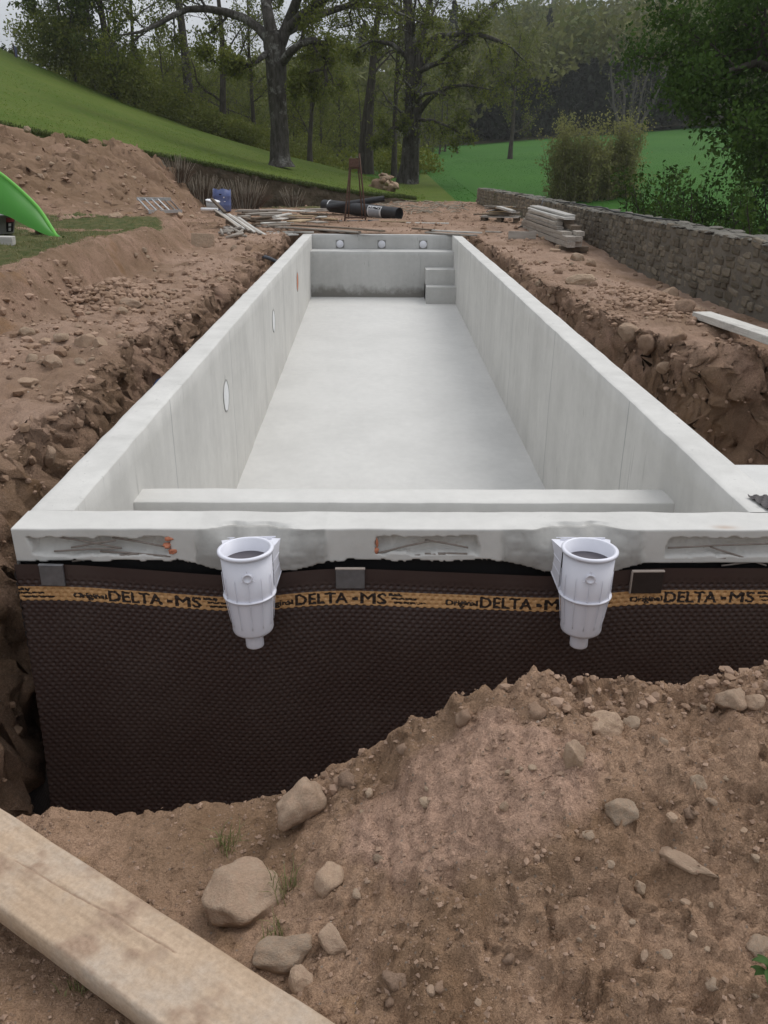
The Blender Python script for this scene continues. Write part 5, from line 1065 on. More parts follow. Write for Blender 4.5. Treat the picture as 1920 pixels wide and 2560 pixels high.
while y < y1w and i < 290:
    x = 0
    l_ = r_.uniform(.16, .34)
    while x < .40:
        w_ = r_.uniform(.12, .28); obj('cap_stone', CV[i % 6], WALL, tuple(np.array([wallx(y)+x+w_/2-.02, y+r_.normal(0, .03), .532+r_.normal(0, .008)])-WO), (r_.normal(0, .06), r_.normal(0, .06), r_.uniform(-.4, .4)), (w_*1.05, l_*1.15, .04)); x += w_; i += 1
    y += l_

# ------------------------------------------------------------------ low retaining wall under the lawn, dead stalks
xs_ = np.linspace(-7.2, 2.2, 180); zz = np.linspace(0, 1, 14); X_, S_ = np.meshgrid(xs_, zz, indexing='ij'); yb = edge_y(X_)-.10; zt_ = lawn_z(X_, yb)-.04; zt_ = np.where(X_ > .3, np.maximum(.02, zt_*(1-sstep(.3, 2.0, X_))), zt_); Z_ = -.25+(zt_+.25)*S_
Y_ = yb-.12*(1-S_)+.05*fbm(P3(X_, Z_), 3.2, 4, 141)+.05*fbm(P3(X_, Z_), 9, 2, 142, ridge=True)*.6
m_rw = simple('earth_bank_face', (.055, .045, .028), (.10, .075, .05), 3, bscale=14, bstr=.9, bdist=.05)
tag(mobj('retaining_bank', np.stack([X_, Y_, Z_], -1).reshape(-1, 3), gridfaces(len(xs_), 14), m_rw), 'low dark retaining bank between lawn and yard', 'bank')
M_STALK = simple('dry_stalk', (.22, .19, .145), (.34, .30, .24), 40, bstr=0); M_DKSTALK = simple('dark_stalk', (.09, .065, .045), (.14, .10, .07), 40, bstr=0)
def stalks(px, py, wm, hm, n, label, y):
    c = at(px, py, y=y); c[2] = float(ground_z(c[0], c[1])); g = empty('dead_shrub', tuple(c), label=label, cat='shrub', group='dead stalk shrubs along the retaining bank')
    for nm, mt, cnt_, hh, wmul in (('stalks', M_STALK, n, 1.0, 1.0), ('twigs', M_DKSTALK, n*2, .62, 1.15)):
        mb = MB()
        for k in range(cnt_):
            u = rng.uniform(-1, 1); d0 = np.array([u*wm*.28, rng.normal(0, .12), 0]); L_ = hm*hh*rng.uniform(.7, 1.08)*(1-.25*u*u); tip = np.array([u*wm*.5*wmul+rng.normal(0, .05), rng.normal(-.05, .15), L_]); midp = (d0+tip)/2+np.array([rng.normal(0, .02), 0, .06])
            mb.tube(np.array([d0, midp, tip]), [.010, .008, .005], 4, cap=False)
        mb.build(nm, mt, g)
stalks(502, 498, 1.5, .95, 60, 'broad fan of dry grey stalks left of the others, near the barrel', 24.9); stalks(612, 512, 1.7, .95, 75, 'widest clump of dry stalks right behind the blue barrel', 25.6); stalks(733, 512, .85, .62, 32, 'small fan of dry stalks, rightmost at the bank', 26.4); stalks(445, 470, 1.1, .8, 40, 'dry stalks half hidden behind the spoil bank', 24.4)
mb = MB()
for k in range(120):
    px, py = z6(rng.uniform(540, 1600), rng.uniform(340, 470)); c_ = at(px, py, z=.03)
    if c_[1] > 31.5: continue
    a_ = rng.uniform(0, 3.1); h_ = rng.uniform(.1, .45); d_ = np.array([math.cos(a_)*h_, math.sin(a_)*h_, rng.uniform(-.02, .05)]); mb.tube(np.array([c_-d_, c_+[0, 0, .05], c_+d_]), [.014, .012, .006], 4, cap=False)
tag(mb.build('twig_litter', M_STALK), 'dry twigs littering the far yard', 'twigs', kind='stuff')
# grass: tufts in the foreground, sward on the terrace
M_LAWNBLADE = leafmat('lawn_blade', (.100, .165, .024), (.170, .210, .046), .5); M_BLADE = leafmat('grass_blade', (.045, .075, .018), (.10, .11, .04), .2); M_DRYBLADE = leafmat('dry_blade', (.12, .135, .045), (.26, .24, .12), .3)
def blades(pts, h, lean, wd, seed):
    r = np.random.default_rng(seed); n = len(pts); a = r.uniform(0, 6.28, n); hh = h*r.uniform(.5, 1.15, n); ln = lean*r.uniform(.2, 1.2, n)*hh; d = np.stack([np.cos(a), np.sin(a), 0*a], -1); s = np.stack([-np.sin(a), np.cos(a), 0*a], -1)*wd
    z = np.array([0, 0, 1.0]); b0 = pts-s; b1 = pts+s; m0 = pts+d*(ln*.35)[:, None]+z*(hh*.6)[:, None]; tp_ = pts+d*ln[:, None]+z*(hh*(1-.25*lean))[:, None]
    V = np.stack([b0, b1, m0+s*.8, m0-s*.8, tp_], 1).reshape(-1, 3); k = np.arange(n)*5
    return V, [np.stack([k, k+1, k+2, k+3], -1), np.stack([k+3, k+2, k+4], -1)]
for px, py, lb, n_, hh in ((567, 2118, 'small dry grass tuft on the soil near the plank', 46, .075), (712, 2232, 'sparse grass tuft between large boulder and pitted stone', 36, .075), (690, 2345, 'thin grass wisps below the large boulder', 26, .06), (205, 2470, 'low dark grass tuft beneath the plank', 40, .05)):
    c_ = hit(px, py); pts = np.zeros((n_, 3)); pts[:, :2] = rng.normal(0, .018, (n_, 2)); V, F = blades(pts, hh, .9, .0014, px); tag(mobj('grass_tuft', V, F, M_DRYBLADE, loc=tuple(c_-[0, 0, .004])), lb, 'grass')
c_ = hit(1912, 2470); g = empty('weed', tuple(c_), label='green leafy weed at the lower right frame edge', cat='plant'); M_WEED = leafmat('weed_leaf', (.05, .10, .03), (.09, .15, .05), .3)
for k in range(11):
    a_ = k*2.4; L_ = .032+.003*(k % 4); ss = np.linspace(0, 1, 6); w_ = .010*np.sin(ss*math.pi*.9+.15); cx_ = np.stack([np.cos(a_)*L_*ss, np.sin(a_)*L_*ss, .03+.03*ss-.03*ss*ss+.004*k], -1); sd = np.array([-math.sin(a_), math.cos(a_), .2])
    V = np.stack([cx_-sd*w_[:, None], cx_+np.array([0, 0, -.004]), cx_+sd*w_[:, None]], 1).reshape(-1, 3); mobj('leaf', V, gridfaces(6, 3), M_WEED, g)
n_ = 23000; x_ = rng.uniform(-10, -3.45, n_); y_ = rng.uniform(3.5, 16, n_); gd = sstep(.25, .9, np.interp(y_, [-2, 12.3, 14.5, 17.5], [-3.32, -3.32, -3.9, -5.0])-x_)*(1-sstep(13.0, 15.0, y_+.25*(x_+5)))*(.6+.7*fbm(P3(x_, y_), 1.1, 3, 151)); keep = rng.random(n_) < gd
pts = P3(x_, y_, ground_z(x_, y_)-.004)[keep]; V, F = blades(pts, .05, .8, .004, 77); tag(mobj('terrace_grass', V, F, M_DRYBLADE), 'short thin grass on the left terrace', 'grass', kind='stuff')
n_ = 14000; x_ = rng.uniform(-11, 1.5, n_); y_ = edge_y(x_)+rng.random(n_)**2*1.2-.12; pts = P3(x_, y_, lawn_z(x_, y_)-.07); V, F = blades(pts, .14, .7, .010, 78); tag(mobj('lawn_fringe', V, F, M_BLADE), 'grass fringe along the front edge of the lawn', 'grass', kind='stuff')
n_ = 52000; x_ = rng.uniform(-24, 2, n_); y_ = edge_y(x_)+rng.random(n_)**1.3*24; pts = P3(x_, y_, lawn_z(x_, y_)-.02); pts = pts[rng.random(n_) < .5+.5*fbm(P3(x_, y_), .35, 3, 155)]; V, F = blades(pts, .06, 1.1, .012, 79); tag(mobj('lawn_blades', V, F, M_LAWNBLADE), 'short grass blades over the sloping lawn', 'grass', kind='stuff')
n_ = 26000; y_ = 32+rng.random(n_)**1.4*55; x_ = rng.uniform(0, 1, n_)*(y_*.36+4)+1.0; keep = (x_ < 4.0) | (y_ > 36); pts = P3(x_, y_, field_z(x_, y_)-1.1*sstep(4.4, 5.5, x_)*(1-sstep(34, 60, y_))+.15*fbm(P3(x_, y_), .05, 3, 72)-.02)[keep]; V, F = blades(pts, .07, 1.0, .014, 80); tag(mobj('field_blades', V, F, leafmat('field_blade', (.035, .125, .020), (.065, .165, .030), .4)), 'young green crop leaves over the field', 'crop', kind='stuff')
# ------------------------------------------------------------------ trees
def tubes(P, R, seg):
    """P (B,n,3), R (B,n) -> verts, quads"""
    B, n, _ = P.shape; T = np.gradient(P, axis=1); T /= np.linalg.norm(T, axis=2, keepdims=True)+1e-9
    ref = np.where(np.abs(T[:, :1, 2:3]) < .9, np.array([0, 0, 1.0]), np.array([1.0, 0, 0])); a = np.cross(T, np.broadcast_to(ref, T.shape)); a /= np.linalg.norm(a, axis=2, keepdims=True)+1e-9; b_ = np.cross(T, a)
    th = np.arange(seg)/seg*2*math.pi; V = P[:, None]+R[:, None, :, None]*(np.cos(th)[None, :, None, None]*a[:, None]+np.sin(th)[None, :, None, None]*b_[:, None])
    q = gridfaces(seg, n, closed_u=True); F = (q[None]+(np.arange(B)*seg*n)[:, None, None]).reshape(-1, 4); return V.reshape(-1, 3), F
def sweep(base, d, L, r0, n, r, wander=.25, up=.1, tip=.35):
    B = len(base); P = np.zeros((B, n, 3)); P[:, 0] = base; d = d.copy()
    for i in range(1, n):
        d = d+wander*r.normal(size=(B, 3))+np.array([0, 0, up]); d /= np.linalg.norm(d, axis=1, keepdims=True); P[:, i] = P[:, i-1]+d*(L/(n-1))[:, None]
    return P, r0[:, None]*np.linspace(1, tip, n)[None]
def spawn(P, R, k, lr, ang, rr, r, tmin=.3, n=5, wander=.25, up=.1, minr=.006, lmax=None, flat=1.0):
    B, m, _ = P.shape; L = np.linalg.norm(np.diff(P, axis=1), axis=2).sum(1); L = np.repeat(L, k); t = np.tile(np.linspace(tmin, 1, k), B)*.98+r.uniform(-.04, .02, B*k); t = np.clip(t, .02, .999)*(m-1)
    bi = np.repeat(np.arange(B), k); i = np.floor(t).astype(int); f = (t-i)[:, None]; base = P[bi, i]*(1-f)+P[bi, i+1]*f; rad = R[bi, i]*(1-f[:, 0])+R[bi, i+1]*f[:, 0]
    tn = P[bi, i+1]-P[bi, i]; tn /= np.linalg.norm(tn, axis=1, keepdims=True)+1e-9; rv_ = r.normal(size=tn.shape); rv_[:, 2] *= flat; pv = rv_-tn*(rv_*tn).sum(1, keepdims=True); pv /= np.linalg.norm(pv, axis=1, keepdims=True)+1e-9
    a = ang*r.uniform(.6, 1.3, len(t)); d = tn*np.cos(a)[:, None]+pv*np.sin(a)[:, None]; ln_ = lr*L*r.uniform(.6, 1.25, len(t))*(1.15-.45*t/(m-1))
    if lmax: ln_ = np.minimum(ln_, lmax)
    return sweep(base, d, ln_, np.maximum(rad*rr, minr), n, r, wander, up)
def leafquads(C, size, r, droop=0.0):
    n = len(C); a = r.normal(size=(n, 3)); a[:, 2] -= droop; a /= np.linalg.norm(a, axis=1, keepdims=True); b_ = np.cross(a, r.normal(size=(n, 3))); b_ /= np.linalg.norm(b_, axis=1, keepdims=True)+1e-9
    s = (size*r.uniform(.6, 1.3, n))[:, None]; V = np.stack([C-a*s, C+b_*s*.55, C+a*s, C-b_*s*.55], 1).reshape(-1, 3); return V, (np.arange(n)[:, None]*4+np.arange(4)[None])
def leafpos(P, k, r, spread):
    B, m, _ = P.shape; t = r.uniform(.15, 1, (B, k))*(m-1.001); i = np.floor(t).astype(int); f = (t-i)[..., None]; bi = np.arange(B)[:, None]
    return ((P[bi, i]*(1-f)+P[bi, i+1]*f)+r.normal(0, spread, (B, k, 3))).reshape(-1, 3)
def treegeo(first, seed, lv, leaf_k, leaf_size, spread=.12, droop=0.0, segs=(8, 5, 3, 3, 3)):
    """first: list of (points, radii) limbs; lv: list of spawn settings"""
    r = np.random.default_rng(seed); V = []; F = []; off = 0
    n = 10; P = []; R = []
    for pts, rad in first:
        pts = np.asarray(pts, float); s = np.concatenate([[0], np.cumsum(np.linalg.norm(np.diff(pts, axis=0), axis=1))]); u = np.linspace(0, s[-1], n)
        P.append(np.stack([np.interp(u, s, pts[:, k]) for k in range(3)], -1)); R.append(np.interp(u, s, rad))
    P = np.array(P); R = np.array(R); lev = [(P, R)]
    for kw in lv: P, R = spawn(P, R, r=r, **kw); lev.append((P, R))
    woodV, woodF = [], []
    for i, (p, q_) in enumerate(lev):
        v, f = tubes(p, q_, segs[min(i, 4)]); woodV.append(v); woodF.append(f+off); off += len(v)
    lc = np.concatenate([leafpos(lev[-1][0], leaf_k, r, spread), leafpos(lev[-2][0], max(1, leaf_k//2), r, spread)]) if leaf_k else np.zeros((0, 3))
    lvv, lf = leafquads(lc, leaf_size, r, droop)
    return np.concatenate(woodV), np.concatenate(woodF), lvv, lf, lev
def trunk_pts(base, H, lean=(0, 0), r0=.3, seed=0, n=8, wob=.12):
    r = np.random.default_rng(seed); z = np.linspace(-.3, H, n); x = np.linspace(0, lean[0], n)+np.cumsum(r.normal(0, wob, n))*.5; y = np.linspace(0, lean[1], n)+np.cumsum(r.normal(0, wob, n))*.5; x[:2] = 0; y[:2] = 0
    rad = r0*np.interp(np.linspace(0, 1, n), [0, .06, .15, .5, 1], [1.6, 1.15, 1.0, .75, .18]); return np.asarray(base)+np.stack([x, y, z], -1), rad
def barkmat(name, c0, c1, moss=None):
    m, t, p = nodes(name); p.inputs['Roughness'].default_value = .95; p.inputs['Specular IOR Level'].default_value = .08
    cv = t.nodes.new('ShaderNodeTexCoord').outputs['Object']; n = noise(t, 3.0, 6, cv, .7, (2.5, 2.5, .7)); c = ramp(t, n, c0, c1, .35, .65)
    if moss: c = mix(t, framp(t, noise(t, 1.2, 6, cv, .75), .55, .63), c, moss)
    setc(t, p, c); bump(t, p, noise(t, 6, 5, cv, .7, (3, 3, .5)), .8, .06); return m
M_BARK = barkmat('grey_bark', (.034, .029, .024), (.105, .097, .087), (.20, .195, .18)); M_BARK2 = barkmat('dark_bark', (.044, .038, .031), (.098, .086, .073))
M_LEAF_OLIVE = leafmat('olive_leaf', (.105, .130, .024), (.175, .190, .046)); M_LEAF_GREEN = leafmat('fresh_leaf', (.060, .090, .018), (.115, .145, .036)); M_LEAF_YEL = leafmat('yellow_green_leaf', (.105, .125, .018), (.17, .185, .032)); M_LEAF_DARK = leafmat('maple_leaf', (.034, .072, .012), (.075, .135, .026)); M_LEAF_WILLOW = leafmat('willow_leaf', (.20, .205, .075), (.27, .265, .11), .5)
def tree(name, label, base, first, seed, lv, leaf_k, leaf_size, bark, leaf, cat='tree', group='trees around the lawn', **k):
    base = np.asarray(base, float); wv, wf, lv_, lf, lev = treegeo(first, seed, lv, leaf_k, leaf_size, **k); g = empty(name, tuple(base), label=label, cat=cat, group=group)
    mobj('trunk', wv-base, wf, bark, g, smooth=True)
    if len(lv_): mobj('crown', lv_-base, lf, leaf, g, smooth=False)
    return g
# the big oak on the lawn, its limbs laid out one by one
yo = 36.0
def O(px, py, dy=0.0): return at(px, py, y=yo+dy)
oak_first = [([O(702, 418), O(701, 400), O(699, 370), O(699, 318), O(694, 250), O(691, 175), O(687, 120), O(680, 80)], [.62, .46, .40, .37, .38, .42, .46, .42]),
    ([O(682, 100), O(672, 50), O(664, 0, .5), O(655, -80, 1), O(650, -200, 1.5)], [.36, .30, .26, .20, .06]), ([O(700, 110), O(722, 55), O(740, 8, -.5), O(762, -60, -1), O(780, -170, -1)], [.34, .28, .24, .18, .05]),
    ([O(715, 75), O(760, 32, -.8), O(800, 5, -1.5), O(860, -50, -2), O(930, -90, -2)], [.24, .20, .16, .12, .04]), ([O(672, 100), O(654, 76, .3), O(619, 49, .8), O(581, 34, 1), O(538, 24, 1), O(480, 18, 1), O(430, 40, .5), O(400, 58, 0), O(365, 78, -.5), O(300, 88, -1)], [.28, .25, .22, .20, .18, .16, .14, .12, .09, .03]),
    ([O(676, 128), O(659, 139, -.5), O(627, 166, -1), O(607, 159, -1.2), O(567, 159, -1.5), O(509, 150, -1.5)], [.18, .15, .12, .10, .08, .03]),
    ([O(702, 160), O(714, 145, -.5), O(735, 119, -.9), O(755, 107, -1.1), O(784, 100, -1.2), O(810, 106, -1.2), O(827, 133, -1.3), O(813, 150, -1.3), O(811, 185, -1.3), O(821, 200, -1.3), O(816, 220, -1.3), O(796, 229, -1.3)], [.24, .22, .20, .18, .165, .15, .13, .11, .09, .075, .055, .03]),
    ([O(810, 171, -1.3), O(769, 182, -1.5), O(740, 194, -1.6), O(736, 222, -1.6)], [.085, .065, .05, .02]), ([O(700, 90), O(790, 40, 1.5), O(880, 10, 3), O(970, 20, 4), O(1060, 60, 4)], [.22, .18, .15, .10, .03])]
OAKLV = [dict(k=7, lr=.28, ang=.9, rr=.42, tmin=.35, n=6, wander=.22, up=.06, lmax=3.2), dict(k=6, lr=.55, ang=.8, rr=.5, tmin=.25, n=5, wander=.25, up=.03, lmax=1.9), dict(k=5, lr=.6, ang=.75, rr=.6, tmin=.2, n=4, wander=.28, up=.0, minr=.012, lmax=1.1), dict(k=4, lr=.6, ang=.7, rr=.7, tmin=.2, n=2, wander=.3, up=.0, minr=.009, lmax=.7)]
def noTrunkGrow(first):   # spawn only from the limbs, keep the trunk clean
    return first
oak_first = oak_first[:1]+[(p_, [v_*.8 for v_ in r_q]) for p_, r_q in oak_first[1:]]
oak_base = O(702, 412)
wv0, wf0 = tubes(np.array([np.stack([np.interp(np.linspace(0, 1, 24), np.linspace(0, 1, 8), np.array(oak_first[0][0])[:, k]) for k in range(3)], -1)]), np.array([np.interp(np.linspace(0, 1, 24), np.linspace(0, 1, 8), oak_first[0][1])]), 20)
wv, wf, lvv, lf, _ = treegeo(oak_first[1:], 11, OAKLV, 3, .07, spread=.12)
g = empty('oak_tree', tuple(oak_base), label='big old oak with thick grey trunk and hooked limb on the lawn', cat='tree', group='trees around the lawn')
rel = wv0-oak_base; wv0 = wv0+(.05*fbm(wv0*np.array([3, 3, .8]), 1.6, 3, 161))[:, None]*np.stack([rel[:, 0], rel[:, 1]*0+rel[:, 1]-rel[:, 1].mean(), 0*rel[:, 0]], -1)
mobj('trunk', np.concatenate([wv0, wv])-oak_base, [wf0, wf+len(wv0)], M_BARK, g); mobj('crown', lvv-oak_base, lf, M_LEAF_OLIVE, g, smooth=False)
# other trees round the lawn
MIDLV = [dict(k=9, lr=.34, ang=.85, rr=.4, tmin=.28, n=6, wander=.18, up=.10, lmax=5.5), dict(k=6, lr=.45, ang=.8, rr=.5, tmin=.2, n=5, wander=.22, up=.05, lmax=2.6), dict(k=5, lr=.55, ang=.75, rr=.6, tmin=.15, n=4, wander=.28, up=.02, minr=.014, lmax=1.3), dict(k=3, lr=.6, ang=.7, rr=.7, tmin=.15, n=2, wander=.3, up=.0, minr=.010, lmax=.8)]
b2 = at(1015, 470, y=46.0); f2 = [([at(1012, 476, y=46), at(1017, 462, y=46), at(1026, 331, y=46), at(1031, 245, y=46), at(1030, 172, y=46), at(1026, 80, y=46), at(1015, -40, y=46), at(1005, -200, y=46)], [.62, .42, .38, .37, .34, .30, .22, .06]), ([at(1032, 470, y=45.9), at(1036, 380, y=45.8), at(1044, 270, y=45.6), at(1046, 160, y=45.6), at(1060, 60, y=45.5), at(1090, -60, y=45.5)], [.34, .24, .24, .22, .16, .05]),
    ([at(1046, 285, y=45.6), at(1060, 262, y=45.2), at(1085, 236, y=44.8), at(1126, 216, y=44.5), at(1165, 212, y=44.5), at(1230, 225, y=44.5)], [.16, .14, .12, .09, .07, .02]), ([at(1046, 180, y=45.6), at(1075, 165, y=45), at(1102, 155, y=44.6), at(1146, 109, y=44), at(1200, 70, y=44)], [.15, .13, .11, .08, .02]), ([at(1040, 120, y=46), at(1100, 90, y=45), at(1180, 80, y=44), at(1270, 110, y=43.5), at(1330, 170, y=43.5)], [.18, .15, .12, .08, .02]), ([at(1024, 330, y=46), at(985, 318, y=45), at(955, 335, y=44.5), at(940, 350, y=44.5)], [.10, .08, .05, .02]), ([at(1042, 300, y=45.6), at(1080, 300, y=45), at(1130, 320, y=44.5), at(1170, 350, y=44.5)], [.10, .08, .05, .02]), ([at(1026, 150, y=46), at(980, 110, y=45.5), at(930, 100, y=45), at(880, 130, y=45)], [.14, .12, .08, .02])]
tree('twin_trunk_tree', 'tall twin-trunked tree at the lawn end behind the black rolls', b2, f2, 21, [dict(k=6, lr=.34, ang=.9, rr=.42, tmin=.30, n=6, wander=.2, up=.02, lmax=3.0)]+[dict(q_) for q_ in MIDLV[1:]], 2, .08, M_BARK, M_LEAF_OLIVE, spread=.16, droop=.3)
for px, py, yd, H, r0, ln, sd, nm, lb, lk, lm, lv0 in ((477, 298, 55, 17, .26, (-.6, 0), 31, 'tall_tree', 'tall straight grey-trunked tree at the lawn crest left of the oak', 4, M_LEAF_OLIVE, .35), (560, 340, 52, 11, .19, (.2, 0), 32, 'spreading_tree', 'dark forked tree between the tall trunk and the oak', 4, M_LEAF_OLIVE, .22), (289, 242, 52, 10.5, .22, (-.8, 0), 33, 'leafy_tree', 'broad leafy tree on the lawn crest at the left', 11, M_LEAF_GREEN, .12), (775, 403, 52, 9, .13, (.2, 0), 34, 'slender_tree', 'slender forked tree right of the oak trunk', 4, M_LEAF_YEL, .22),
        (907, 422, 50, 15, .20, (1.2, 0), 35, 'leaning_tree', 'left one of the two leaning trunks near the twin-trunked tree', 4, M_LEAF_OLIVE, .4), (922, 422, 49.5, 14, .20, (1.0, .5), 36, 'leaning_tree', 'right one of the two leaning trunks near the twin-trunked tree', 4, M_LEAF_YEL, .4), (985, 452, 52, 14, .15, (.3, 0), 37, 'thin_tree', 'thin trunk just left of the twin-trunked tree', 4, M_LEAF_OLIVE, .35), (340, 268, 57, 14, .12, (0, 0), 38, 'thin_tree', 'thin straight trunk right of the broad leafy tree', 4, M_LEAF_OLIVE, .3),
        (1275, 398, 75, 9.5, .17, (.2, 0), 39, 'field_tree', 'lone thin-crowned tree standing in the green field', 4, M_LEAF_OLIVE, .25), (190, 220, 53, 8.0, .12, (-.4, 0), 40, 'leafy_tree', 'leftmost leafy tree where the lawn meets the sky', 9, M_LEAF_GREEN, .10), (640, 385, 58, 11, .14, (0, 0), 41, 'slender_tree', 'thin tree half hidden just left of the oak trunk', 4, M_LEAF_YEL, .2), (235, 235, 54, 11, .11, (.3, 0), 42, 'leafy_tree', 'dense leafy tree right of the leftmost one', 9, M_LEAF_GREEN, .12)):
    b_ = at(px, py, y=yd); lvx = [dict(q_) for q_ in MIDLV]; lvx[0]['tmin'] = lv0; lvx[0]['lr'] = .40 if lk > 4 else .34
    tree(nm, lb, b_, [trunk_pts(b_, H, ln, r0, sd, wob=.16)], sd, lvx, lk, .10 if lk > 4 else .08, M_BARK2 if nm != 'tall_tree' else M_BARK, lm, spread=.18)
b_ = at(1570, 338, y=118); tree('bare_tree', 'pale bare many-stemmed tree at the far field edge', b_, [trunk_pts(b_+[d_, 0, 0], 9, (d_*2.2, 0), .22, 50+i, wob=.3) for i, d_ in enumerate((-1.2, -.5, .1, .7, 1.3))], 51, [dict(k=8, lr=.3, ang=.6, rr=.5, tmin=.25, n=5, wander=.15, up=.15, minr=.05), dict(k=6, lr=.5, ang=.6, rr=.6, tmin=.2, n=4, wander=.2, up=.1, minr=.03)], 1, .2, simple('pale_bark', (.075, .07, .062), (.11, .10, .09), 3, bstr=0), M_LEAF_OLIVE)
# big leafy tree and low boughs beyond the stone wall
RLV = [dict(k=9, lr=.55, ang=.95, rr=.45, tmin=.22, n=6, wander=.2, up=-.02, lmax=3.0), dict(k=7, lr=.5, ang=.8, rr=.5, tmin=.2, n=5, wander=.22, up=-.02, lmax=1.8), dict(k=6, lr=.5, ang=.8, rr=.6, tmin=.15, n=4, wander=.25, up=-.03, minr=.01, lmax=1.2)]
b_ = np.array([11.9, 20.0, -1.3]); fr = [trunk_pts(b_, 12, (-.3, 0), .40, 61), ([b_+[0, 0, 3.0], b_+[-1.5, -.5, 4.4], b_+[-2.9, -.8, 5.0], b_+[-4.0, -1, 4.7]], [.2, .16, .1, .03]), ([b_+[0, 0, 4.2], b_+[-1.2, 1, 5.2], b_+[-2.6, 1.2, 5.6], b_+[-3.6, 1.0, 5.2]], [.2, .14, .1, .03]), ([b_+[0, 0, 2.4], b_+[-1.4, -1.5, 3.2], b_+[-2.4, -3, 3.4]], [.18, .12, .03]), ([b_+[0, 0, 3.5], b_+[.5, -2, 4.2], b_+[.2, -4, 4.3]], [.18, .12, .03])]
tree('leafy_maple', 'large dark green leafy tree overhanging the stone wall at right', b_, fr, 62, RLV, 26, .066, M_BARK2, M_LEAF_DARK, spread=.22, droop=.6, group=None)
M_WILLOWBARK = simple('willow_bark', (.16, .145, .075), (.20, .18, .10), 3, bstr=0)
def shrub(name, label, base, stems, h, spread_, leafn, leafs, seed, leaf, cat='shrub', group=None, lean=.35, up=.25, bark=None):
    r = np.random.default_rng(seed); n = stems; base = np.asarray(base, float); st = base+np.stack([r.uniform(-1, 1, n)*spread_[0], r.uniform(-1, 1, n)*spread_[1], np.full(n, -.1)], -1); d = np.stack([r.normal(0, lean, n), r.normal(0, lean, n), np.ones(n)], -1)
    P, R = sweep(st, d/np.linalg.norm(d, axis=1, keepdims=True), h*r.uniform(.65, 1.05, n), np.full(n, .03), 7, r, .10, up); P2, R2 = spawn(P, R, 8, .35, .6, .5, r, tmin=.12, n=4, wander=.2, up=.1, minr=.007)
    v1, f1 = tubes(P, R, 5); v2, f2_ = tubes(P2, R2, 3); g = empty(name, tuple(base), label=label, cat=cat, group=group); mobj('stems', np.concatenate([v1, v2])-base, np.concatenate([f1, f2_+len(v1)]), bark or M_BARK2, g)
    lc = np.concatenate([leafpos(P2, leafn, r, .10*h/3), leafpos(P, leafn, r, .10*h/3)]); lv_, lf = leafquads(lc, leafs, r); mobj('foliage', lv_-base, lf, leaf, g, smooth=False); return g
shrub('overhanging_bush', 'dense dark bush spilling over the stone wall below the leafy tree', (8.4, 13.5, -1.4), 60, 2.7, (2.2, 2.6), 32, .055, 71, M_LEAF_DARK, lean=.5, up=.02)
shrub('overhanging_bush', 'dark bush farther along the wall beside the willow bushes', (8.7, 19.5, -1.4), 46, 2.75, (1.6, 2.0), 28, .055, 72, M_LEAF_DARK, lean=.45, up=.05)
shrub('overhanging_bush', 'dark bush at the right frame edge behind the wall', (8.6, 9.6, -1.4), 46, 2.6, (1.8, 2.0), 28, .055, 78, M_LEAF_DARK, lean=.5, up=.02)
shrub('willow_bush', 'pale olive upright willow bush beyond the wall, the wider left one', (10.3, 44, -.75), 70, 4.0, (1.0, .9), 20, .07, 73, M_LEAF_WILLOW, lean=.08, up=.3, bark=M_WILLOWBARK)
shrub('willow_bush', 'pale olive upright willow bush, the narrower right one', (13.0, 45, -.75), 44, 4.1, (.55, .6), 20, .07, 74, M_LEAF_WILLOW, lean=.06, up=.3, bark=M_WILLOWBARK)
shrub('willow_bush', 'low olive bush filling between the two willow bushes', (11.8, 44.3, -.75), 40, 2.9, (.8, .7), 18, .07, 75, M_LEAF_WILLOW, lean=.1, up=.25, bark=M_WILLOWBARK)
# woodland behind the lawn and forest on the hill: dense masses
def stamp(tmpl, pos, rot, sc):
    V, F = tmpl; n = len(pos); c, s = np.cos(rot), np.sin(rot); W = V[None]*sc[:, None, None]; W = np.stack([W[..., 0]*c[:, None]-W[..., 1]*s[:, None], W[..., 0]*s[:, None]+W[..., 1]*c[:, None], W[..., 2]], -1)+pos[:, None]
    return W.reshape(-1, 3), (F[None]+(np.arange(n)*len(V))[:, None, None]).reshape(-1, F.shape[1])
r = np.random.default_rng(99); WLV = [dict(k=9, lr=.36, ang=.8, rr=.4, tmin=.2, n=5, wander=.18, up=.1), dict(k=6, lr=.45, ang=.75, rr=.5, tmin=.2, n=4, wander=.22, up=.06, minr=.02), dict(k=3, lr=.5, ang=.7, rr=.6, tmin=.2, n=2, wander=.25, up=.02, minr=.013)]
tm = [treegeo([trunk_pts((0, 0, 0), 11, (r.normal(0, .5), r.normal(0, .5)), .15, 200+i)], 300+i, WLV, 6, .16, spread=.34, segs=(6, 3, 3, 3, 3)) for i in range(4)]
px_ = []; 
for i in range(235):
    x = r.uniform(-48, 9); y = r.uniform(60, 104)
    if x > 0 and y < 92: continue
    if 935+(x+1.5)*2275/(y+3.2) < 150: continue
    px_.append((x, y, float(np.interp(x, [-48, -20, -5, 5, 10], [3.5, 2.0, -.5, .5, 1.5]))+r.normal(0, .3)))
px_ = np.array(px_); idx = r.integers(0, 4, len(px_)); wV, wF, lV, lF, lV2, lF2 = [], [], [], [], [], []; o1 = o2 = o3 = 0
